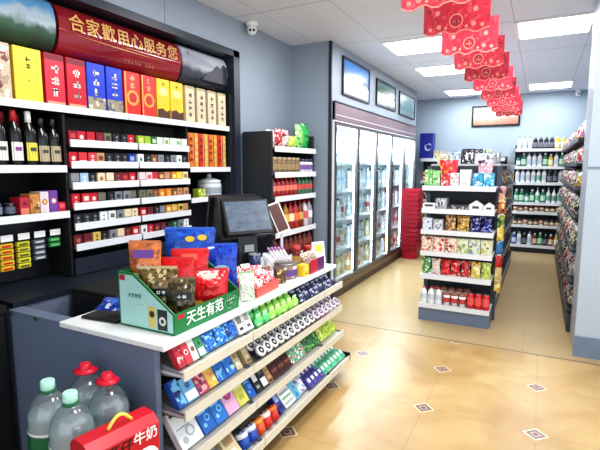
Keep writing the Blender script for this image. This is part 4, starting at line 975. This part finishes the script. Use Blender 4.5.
# ================================================================== island shelving
IZ = (.168, .447, .667, .868, 1.063, 1.272); IL = (-.648, 4.28, 0)
shelving('island_end_shelf', 'white-shelved end unit of the middle aisle island, facing the counter', 'shelving', IL, 0, .625, .34, IZ, top=1.45, backz=1.45, base=.1, sh=.045, post=M((70, 78, 92), .4), back=M((46, 50, 60), .5), endpanel=False, group='island shelving units', plate=STRIP)
def irow(k, items, where, ly=.07): run(items, where, IL, 0, ly, IZ[k] - .0075, 'goods on the island end unit')
def ix(u): return (u - 456.5) / 73 * .625      # shelf fraction from the left upright
irow(5, [('tissue_pack', 'green and white tissue pack', 'pack', carton(.066, .1, .15, (120, 190, 100), (230, 240, 220), (70, 150, 70), 3, 1), -.265),
         ('tissue_pack', 'pale green tissue pack', 'pack', carton(.066, .1, .14, (150, 206, 130), (236, 244, 230), (70, 150, 80), 3, 2), -.195),
         ('tissue_pack', 'red and white tissue pack', 'pack', carton(.075, .1, .12, (206, 60, 70), (244, 230, 230), (170, 30, 44), 3, 3), -.115),
         ('tissue_pack', 'white tissue pack', 'pack', carton(.075, .1, .12, (230, 226, 226), (206, 90, 96), (214, 214, 214), 3, 4), -.035),
         ('tissue_pack', 'plain white carton', 'pack', carton(.09, .1, .15, (232, 234, 234), (214, 216, 216), (190, 190, 190), 0, 5), .055),
         ('tissue_pack', 'blue and white tissue pack', 'pack', carton(.085, .1, .12, (60, 160, 196), (226, 240, 244), (40, 120, 170), 3, 6), .16),
         ('tissue_pack', 'sky blue tissue pack', 'pack', carton(.085, .1, .12, (80, 176, 206), (230, 240, 244), (40, 120, 170), 3, 7), .25)], 'on the island end top')
irow(5, [('snack_bag', 'large red snack bag', 'snack bag', snack(.17, .24, .06, (206, 40, 50), (236, 150, 60), (220, 80, 90), 91), -.12), ('snack_bag', 'pink and dark snack bag', 'snack bag', snack(.13, .24, .06, (226, 170, 180), (240, 226, 230), (70, 50, 80), 92), .2)], 'in the back row, island end top', .22)
irow(4, [('flat_pack', 'white flat pack', 'pack', carton(.11, .12, .05, (226, 226, 226), (60, 60, 70), (190, 190, 190), 0), -.25), ('flat_pack', 'grey flat pack', 'pack', carton(.10, .12, .10, (150, 154, 160), (230, 230, 230), (60, 60, 66), 3, 1), -.14),
         ('flat_pack', 'black low pack', 'pack', carton(.09, .12, .045, (40, 42, 48), (150, 150, 156), (90, 90, 96), 3, 2), -.04), ('flat_pack', 'dark grey low pack', 'pack', carton(.09, .12, .045, (60, 62, 70), (170, 170, 176), (90, 90, 96), 3, 3), .055)], 'on the second island end shelf')
def house(w, h):
    mb = MB(); mb.prism([(-w / 2, 0), (w / 2, 0), (w / 2, h * .55), (0, h), (-w / 2, h * .55)], 'y', -.04, .04, M((228, 228, 226), .4)); patch(mb, -w * .25, w * .25, h * .2, h * .45, -.0408, M((70, 74, 80), .4)); return mb.mesh('gable_pack')
tag(obj('gable_pack', house(.115, .09), None, W(IL, 0, .155, .06, IZ[4] - .0065)), 'larger white house-shaped pack on the second island end shelf', 'pack', 'house-shaped packs'); tag(obj('gable_pack', house(.085, .075), None, W(IL, 0, .262, .06, IZ[4] - .0065)), 'smaller white house-shaped pack on the second island end shelf', 'pack', 'house-shaped packs')
irow(3, [('flat_pack', 'white and navy pack', 'pack', carton(.085, .1, .11, (206, 210, 220), (60, 70, 130), (150, 150, 170), 3, 8), -.26), ('flat_pack', 'grey and white pack', 'pack', carton(.085, .1, .10, (176, 180, 186), (236, 236, 240), (90, 90, 100), 3, 9), -.165),
         ('snack_bag', 'brown snack bag', 'snack bag', snack(.10, .14, .05, (150, 96, 50), (230, 200, 140), (90, 56, 36), 93), -.06), ('snack_bag', 'golden snack bag', 'snack bag', snack(.11, .14, .05, (196, 150, 60), (236, 220, 150), (120, 80, 40), 94), .05),
         ('snack_bag', 'navy snack bag', 'snack bag', snack(.09, .14, .05, (40, 46, 120), (190, 190, 226), (24, 26, 70), 95), .155), ('snack_bag', 'deep blue snack bag', 'snack bag', snack(.09, .14, .05, (36, 40, 110), (150, 160, 220), (24, 26, 70), 96), .25)], 'on the third island end shelf')
irow(2, [('noodle_carton', 'white and red patterned carton', 'carton', carton(.10, .1, .14, (226, 206, 190), (200, 60, 60), (120, 50, 50), 3, k), -.255 + k * .107) for k in range(3)] + [('noodle_carton', 'pale %s patterned carton' % n, 'carton', carton(.095, .1, .14, (206, 214, 186), a, (120, 120, 60), 3, 4 + k), .06 + k * .1) for k, (n, a) in enumerate((('green', (150, 170, 90)), ('blue', (120, 150, 180)), ('yellow', (200, 170, 80))))], 'on the fourth island end shelf')
irow(1, [('snack_bag', '%s snack bag' % n, 'snack bag', snack(.085, .15, .05, a, b_, c, 100 + k), -.265 + k * .088) for k, (n, a, b_, c) in enumerate((('green and white', (90, 160, 80), (230, 236, 220), (50, 110, 50)), ('white and red', (226, 216, 206), (200, 50, 50), (240, 236, 230)), ('red', (206, 32, 44), (230, 90, 80), (150, 20, 34)), ('bright red', (210, 36, 46), (240, 200, 190), (150, 20, 34)),
     ('red and white', (196, 60, 60), (240, 226, 210), (140, 30, 36)), ('yellow', (220, 200, 90), (240, 236, 190), (190, 80, 60)), ('lime', (190, 206, 90), (236, 240, 190), (110, 150, 60))))], 'on the fifth island end shelf')
irow(0, [('drink_bottle', 'white drink bottle', 'bottle', bottle(.032, .16, (226, 230, 232), (210, 60, 66), (196, 206, 214)), -.275 + k * .068) for k in range(3)] + [('drink_cup', 'white cup with a brown lid', 'cup', bottle(.033, .13, (236, 230, 224), (150, 100, 80), (196, 70, 70), 'cup'), -.065 + k * .07) for k in range(3)]
     + [('drink_can', 'red drink can', 'can', bottle(.031, .14, (200, 40, 48), (200, 200, 204), (226, 90, 90), 'can'), .145 + k * .066) for k in range(3)], 'front row, lowest island end shelf', .05)
irow(0, [('drink_cup', 'white cup with a brown lid', 'cup', bottle(.033, .15, (236, 230, 224), (150, 100, 80), (206, 120, 110), 'cup'), -.18 + k * .07) for k in range(5)], 'back row, lowest island end shelf', .15)

IZ2 = (.16, .44, .70, .96, 1.22)
for side, lc, rz in (('right', (-.325, 6.2, 0), R90), ('left', (-.97, 6.2, 0), -R90)):
    shelving('island_side_shelf', 'long %s side unit of the middle aisle island, stocked with snacks' % side, 'shelving', lc, rz, 3.12, .30, IZ2, top=1.45, base=.1, group='island shelving units', plate=DARK, strip=M((150, 154, 160), .4), plinth=M((130, 138, 150), .4), sh=.03, back=M((40, 44, 52), .5))
pal = [((214, 120, 40), (240, 200, 60)), ((60, 120, 70), (220, 220, 90)), ((40, 44, 56), (150, 60, 60)), ((196, 40, 50), (240, 220, 200)), ((40, 90, 160), (200, 220, 240)), ((220, 190, 60), (150, 90, 30)), ((110, 60, 50), (226, 190, 130)), ((190, 190, 190), (90, 100, 110))]
pn = ['orange', 'green', 'dark', 'red', 'blue', 'yellow', 'brown', 'grey']
SB = [snack(.15, .19, .07, a, b_, (236, 226, 200), 120 + k) for k, (a, b_) in enumerate(pal)]
for q in range(5):
    lim = 17
    run([('snack_bag', '%s snack bag' % pn[(k * 3 + q * 2) % 8 if k > 3 else (2 if q > 2 else (k + q) % 8)], 'snack bag', SB[(k * 3 + q * 2) % 8 if k > 3 else (2 if q > 2 else (k + q) % 8)], -1.42 + k * .178, dict(tilt=.12)) for k in range(lim)],
        'on the %s shelf, island right side' % ORD[4 - q], (-.325, 6.2, 0), R90, .07, IZ2[q] - .0075, 'snack bags on the island right side', 'near end')
# hanging strips at the near corner of the island
for k, (z, c, nm) in enumerate(((1.20, (226, 150, 150), 'pale pink'), (1.08, (222, 120, 50), 'orange'), (.95, (120, 160, 70), 'green and yellow'), (.83, (226, 190, 50), 'yellow and black'), (.71, (70, 130, 190), 'blue'), (.58, (200, 50, 50), 'red'), (.46, (220, 190, 120), 'small pale yellow'), (.34, (214, 180, 90), 'small gold'))):
    t = T('hanging_pack', '%s pack hanging at the near corner of the island, %s from the top' % (nm, ORD[k]), 'hanging pack', (-.295, 4.50, z - .055), .6, 'packs hanging at the island corner')
    mb = MB(); mb.bag(.072, .115, .035, P(c, (240, 226, 150), (60, 60, 50), 30, .3, k), seed=k, nx=6, nz=6); obj('pack', mb, t)
    obj('hang_tab', MB().box(-.02, .02, -.001, .001, .114, .124, WHITE), t)
# goods standing on top of the island
run([('flat_pack', '%s pack' % n, 'pack', carton(.11, .12, h, c, a, (90, 90, 96), 3, k), -.25 + .12 * k) for k, (n, c, a, h) in enumerate((('beige', (206, 190, 150), (240, 236, 220), .1), ('pale blue', (170, 190, 200), (236, 240, 240), .12), ('black and white', (40, 42, 48), (230, 230, 230), .15), ('white', (226, 226, 222), (170, 176, 180), .10), ('grey', (150, 156, 160), (230, 230, 230), .11)))],
    'on top of the island', (-.648, 4.95, 0), 0, 0, 1.469, 'packs on the island top')
for s in (1,): obj_top = tag(obj('island_top_board', MB().box(-.96, -.335, 4.64, 7.74, 1.451, 1.469, M((196, 200, 204), .4))), 'pale board along the top of the middle aisle island', 'shelf board')

# ================================================================== rear shelving along the back wall
RZ = (.135, .475, .70, .855, 1.19, 1.456, 1.742); RL = (-.03, 8.6, 0)
shelving('rear_shelving', 'seven-tier rear shelving of white and green bottles at the aisle end', 'shelving', RL, 0, .74, .40, RZ, top=1.82, base=.1, sh=.05, plinth=DARK, post=DARK, back=M((60, 66, 76), .5), plate=STRIP, group='rear shelving')
def rrow(k, kinds, where, n=9):
    run([('toiletry_bottle', kinds[q % len(kinds)][0] + ' bottle', 'bottle', kinds[q % len(kinds)][1], -.32 + q * .64 / (n - 1)) for q in range(n)], where, RL, 0, .07, RZ[k] - .0075, 'bottles on the rear shelving')
wb = ('white', bottle(.034, .22, (232, 234, 236), (150, 160, 170), (190, 200, 214), 'wide')); gb = ('green', bottle(.036, .22, (40, 120, 90), (220, 230, 224), (180, 220, 190), 'wide')); tb = ('teal', bottle(.034, .2, (50, 140, 130), (30, 60, 60), (220, 236, 230), 'pump'))
kb = ('black', bottle(.034, .2, (30, 32, 38), (150, 150, 156), (120, 120, 130), 'wide')); pb = ('white pump', bottle(.034, .25, (230, 232, 234), (226, 226, 226), (120, 170, 150), 'pump')); yb = ('yellow', bottle(.034, .2, (220, 190, 60), (230, 230, 220), (240, 236, 200), 'wide')); bb = ('blue', bottle(.034, .2, (50, 80, 150), (230, 230, 236), (210, 220, 240), 'wide')); sb = ('low brown', bottle(.034, .10, (130, 90, 70), (60, 60, 60), (220, 200, 170), 'jar')); sw = ('low white', bottle(.036, .09, (220, 216, 206), (190, 90, 80), (170, 120, 80), 'jar')); rb = ('red-brown', bottle(.034, .2, (130, 60, 50), (220, 220, 220), (226, 200, 180), 'wide'))
rrow(6, [wb, wb, wb, kb, kb, kb, kb, yb, yb], 'on the top rear shelf'); rrow(5, [tb, gb, wb, wb, wb, gb, yb, wb, gb], 'on the second rear shelf'); rrow(4, [wb, wb, wb, wb, pb, wb, kb, kb, wb], 'on the third rear shelf')
rrow(3, [gb, gb, tb, gb, pb, gb, pb, pb, pb], 'on the fourth rear shelf'); rrow(2, [sw, sb, sw, sb, sw, sw, sb, sb, sw], 'on the fifth rear shelf'); rrow(1, [sb, sb, sw, sb, sb, sw, sb, sb, sb], 'on the sixth rear shelf'); rrow(0, [bb, wb, kb, wb, rb, gb, kb, rb, yb], 'on the lowest rear shelf')
BZ = (.135, .50, .85, 1.20, 1.60); BL = (-1.27, 8.62, 0)
shelving('rear_shelving', 'rear shelving behind the island, left of the bottle shelving', 'shelving', BL, 0, 1.42, .38, BZ, top=1.62, base=.1, sh=.06, plinth=DARK, back=M((60, 66, 76), .5), plate=STRIP, group='rear shelving')
t = T('large_carton', 'large dark blue carton with a white swirl on top of the rear shelving', 'carton', (-1.90, 8.78, 1.594)); mb = MB(); mb.box(-.12, .12, -.10, .10, 0, .46, M((30, 40, 140), .35), .004); obj('box', mb, t)
g = MB(); glyphs(g, .03, .3, 1, .14, -.1012, M((214, 220, 240), .4), 5); disc(g, .03, .2, .06, -.1012, M((200, 210, 236), .4)); disc(g, .045, .21, .045, -.1016, M((30, 40, 140), .4)); obj('front_print', g, t)
run([('flat_pack', '%s pack' % n, 'pack', carton(.15, .15, h, c, a, (100, 100, 106), 3, 20 + k), -.42 + .17 * k) for k, (n, c, a, h) in enumerate((('beige', (200, 180, 140), (236, 230, 210), .14), ('white', (224, 226, 226), (160, 170, 180), .1), ('pale blue', (150, 180, 200), (236, 240, 244), .16), ('white and grey', (214, 216, 216), (120, 126, 134), .13), ('dark', (50, 54, 60), (206, 206, 206), .16), ('pale green', (180, 206, 170), (240, 240, 230), .15)))],
    'on top of the rear shelving', BL, 0, .12, 1.5925, 'packs on the rear shelving behind the island')
for q in range(4):
    run([('flat_pack', '%s pack' % pn[(k + q) % 8], 'pack', carton(.15, .15, .17, *pal[(k + q) % 8], (230, 226, 210), 3, 40 + k), -.60 + .2 * k) for k in range(3)], 'on the %s rear shelf behind the island' % ORD[4 - q], BL, 0, .1, BZ[q] - .0075, 'packs on the rear shelving behind the island')

# ================================================================== right-hand aisle shelving
AZ = (.20, .46, .74, 1.02, 1.26, 1.48, 1.69); AL = (.262, 6.42, 0)
shelving('aisle_shelving', 'long dark shelving of colourful snacks along the right side of the aisle', 'shelving', AL, -R90, 3.75, .42, AZ, top=1.8, base=.1, sh=.035, plinth=M((60, 66, 78), .4), back=DARK, plate=DARK, strip=M((70, 74, 84), .4), post=DARK)
SC = [snack(.19, .158, .085, a, b_, (236, 230, 214), 140 + k) for k, (a, b_) in enumerate((((150, 110, 90), (230, 220, 200)), ((190, 60, 70), (236, 200, 190)), ((90, 110, 80), (220, 220, 170)), ((80, 90, 120), (220, 226, 236)), ((206, 170, 80), (240, 230, 190)), ((196, 190, 184), (120, 120, 120)), ((170, 80, 120), (240, 210, 220)), ((60, 60, 66), (190, 180, 160))))]
sn = ['brown', 'red', 'olive', 'slate blue', 'yellow', 'silver', 'magenta', 'charcoal']
for q in range(7):
    run([('snack_bag', '%s snack bag' % sn[(k * 3 + q * 5) % 8], 'snack bag', SC[(k * 3 + q * 5) % 8], 1.72 - k * .2, dict(tilt=.4, rz=.5)) for k in range(18)],
        'on the %s aisle shelf' % ORD[6 - q], AL, -R90, .05, AZ[q] - .0075, 'snack bags on the aisle shelving', 'near end')

# ================================================================== ceiling and wall fittings
t = T('framed_picture', 'wide framed landscape picture high on the back wall behind the flags', 'picture', (-.775, 9.046, 2.345), 0)
bp = landscape('wide_picture', (226, 220, 214), (214, 170, 150), (190, 120, 104), 2.4, (240, 236, 230), z0=-.2, z1=.2)
obj('canvas', MB().box(-.37, .37, -.012, 0, -.155, .155, bp), t)
obj('frame', MB().box(-.40, -.37, -.025, 0, -.185, .185, BLACK).box(.37, .40, -.025, 0, -.185, .185, BLACK).box(-.37, .37, -.025, 0, -.185, -.155, BLACK).box(-.37, .37, -.025, 0, .155, .185, BLACK), t)
for loc, rz, lab in (((-2.33, 3.56, H - .001), .6, 'white dome security camera on the ceiling beside the liquor cabinet'), ((.47, 8.98, H - .001), .2, 'white dome security camera in the far ceiling corner by the pillar')):
    t = T('security_camera', lab, 'security camera', loc, rz, 'dome security cameras')
    obj('base', MB().lathe([(.052, 0), (.052, -.022), (.044, -.03)], WHITE, 20), t)
    s_ = obj('dome', MB().sphere((0, 0, -.062), .044, M((226, 228, 230), .3), 18, 12), t)
    for dx in (-.014, .014): obj('lens', MB().sphere((dx, -.036, -.072), .012, BLACK, 10, 8), s_)

FP = P((206, 44, 72), (214, 60, 84), (226, 120, 120), 60, .45); FP2 = M((212, 52, 78), .5); FG = M((222, 138, 122), .5); FD = M((168, 26, 50), .5)
W_, HT = .385, .245
poly = [(-W_ / 2, HT), (-W_ / 2, .03)]
for k in range(13):
    x = -W_ / 2 + W_ * k / 12; poly.append((x, .03 - .03 * abs(math.sin(PI * k / 4 + .3))))
poly += [(W_ / 2, .03), (W_ / 2, HT)]
pl = []
for p in poly:
    if not pl or (abs(p[0] - pl[-1][0]) + abs(p[1] - pl[-1][1])) > 1e-4: pl.append(p)
flag_me = MB().prism(pl, 'y', -.0012, .0012, P((190, 32, 58), (198, 42, 66), (208, 74, 88), 55, .5)).mesh('banner')
g = MB()
for k in range(12):
    xa, xb = -W_ / 2 + W_ * k / 12, -W_ / 2 + W_ * (k + 1) / 12
    f0, f1 = .03 - .03 * abs(math.sin(PI * k / 4 + .3)), .03 - .03 * abs(math.sin(PI * (k + 1) / 4 + .3))
    g.face([(xa, -.002, f0), (xb, -.002, f1), (xb, -.002, f1 + .008), (xa, -.002, f0 + .008)], FG)
for x in (-.10, .10):
    disc(g, x, .052, .015, -.002, FG, 8); disc(g, x * 1.5, .042, .012, -.002, FG, 8); disc(g, x * .6, .042, .010, -.002, FG, 8)
border_me = g.mesh('gold_border')
g = MB(); disc(g, 0, .08, .042, -.002, FG); disc(g, 0, .08, .034, -.0026, FD); glyphs(g, 0, .105, 1, .045, -.0032, FG, 3)
emblem_me = g.mesh('emblem')
g = MB(); glyphs(g, 0, .20, 6, .02, -.002, FG, 7, False); letter_me = g.mesh('lettering')
g = MB(); disc(g, 0, 0, .016, -.002, FG, 6); motif_me = g.mesh('flower_motif')
t = T('flag_string', 'thin red string carrying the row of red flags along the ceiling', 'string', (-.51, 2.3, 2.485))
obj('cord', MB().tube([(0, 0, .002), (0, 3, .002), (0, 6.72, .002)], .002, FD, 6), t)
for y in (0, 2.2, 4.5, 6.7): obj('hanger', MB().tube([(0, y, .004), (0, y, .214)], .0012, FD, 5), t)
for k, y in enumerate((2.5, 3.03, 3.6, 4.15, 4.75, 5.4, 6.1, 6.8, 7.5, 8.2)):
    t = T('festive_flag', 'red festive flag with pale gold scalloped edge, %s from the front of the row' % ORD[k], 'flag', (-.51, y, 2.485 - HT), .04 * math.sin(k * 1.7), 'red festive flags under the ceiling')
    obj('banner', flag_me, t); obj('gold_border', border_me, t); obj('emblem', emblem_me, t); obj('lettering', letter_me, t)
    for mx in (-.11, .11): obj('flower_motif', motif_me, t, (mx, 0, .135))
    obj('hanging_thread', MB().tube([(0, 0, HT), (0, 0, HT + .2148)], .0007, FD, 4), t)
# ------------------------------------------------------------------ camera, world
ca = bpy.data.cameras.new('camera'); co = bpy.data.objects.new('camera', ca); C.objects.link(co)
ca.sensor_width = 36; ca.lens = 460 / 600 * 36; ca.clip_start = .05; ca.clip_end = 60
co.location = (0, 0, 1.44); co.rotation_euler = (R90 - math.radians(7.19), 0, math.radians(27.5))
sc = bpy.context.scene; sc.camera = co
wd = bpy.data.worlds.new('daylight'); sc.world = wd; wd.use_nodes = True
wd.node_tree.nodes['Background'].inputs['Color'].default_value = (.86, .93, 1, 1)
wd.node_tree.nodes['Background'].inputs['Strength'].default_value = 2.4
sc.view_settings.view_transform = 'Standard'
sc.view_settings.exposure = -0.34
try: sc.view_settings.look = 'Medium High Contrast'
except TypeError: pass
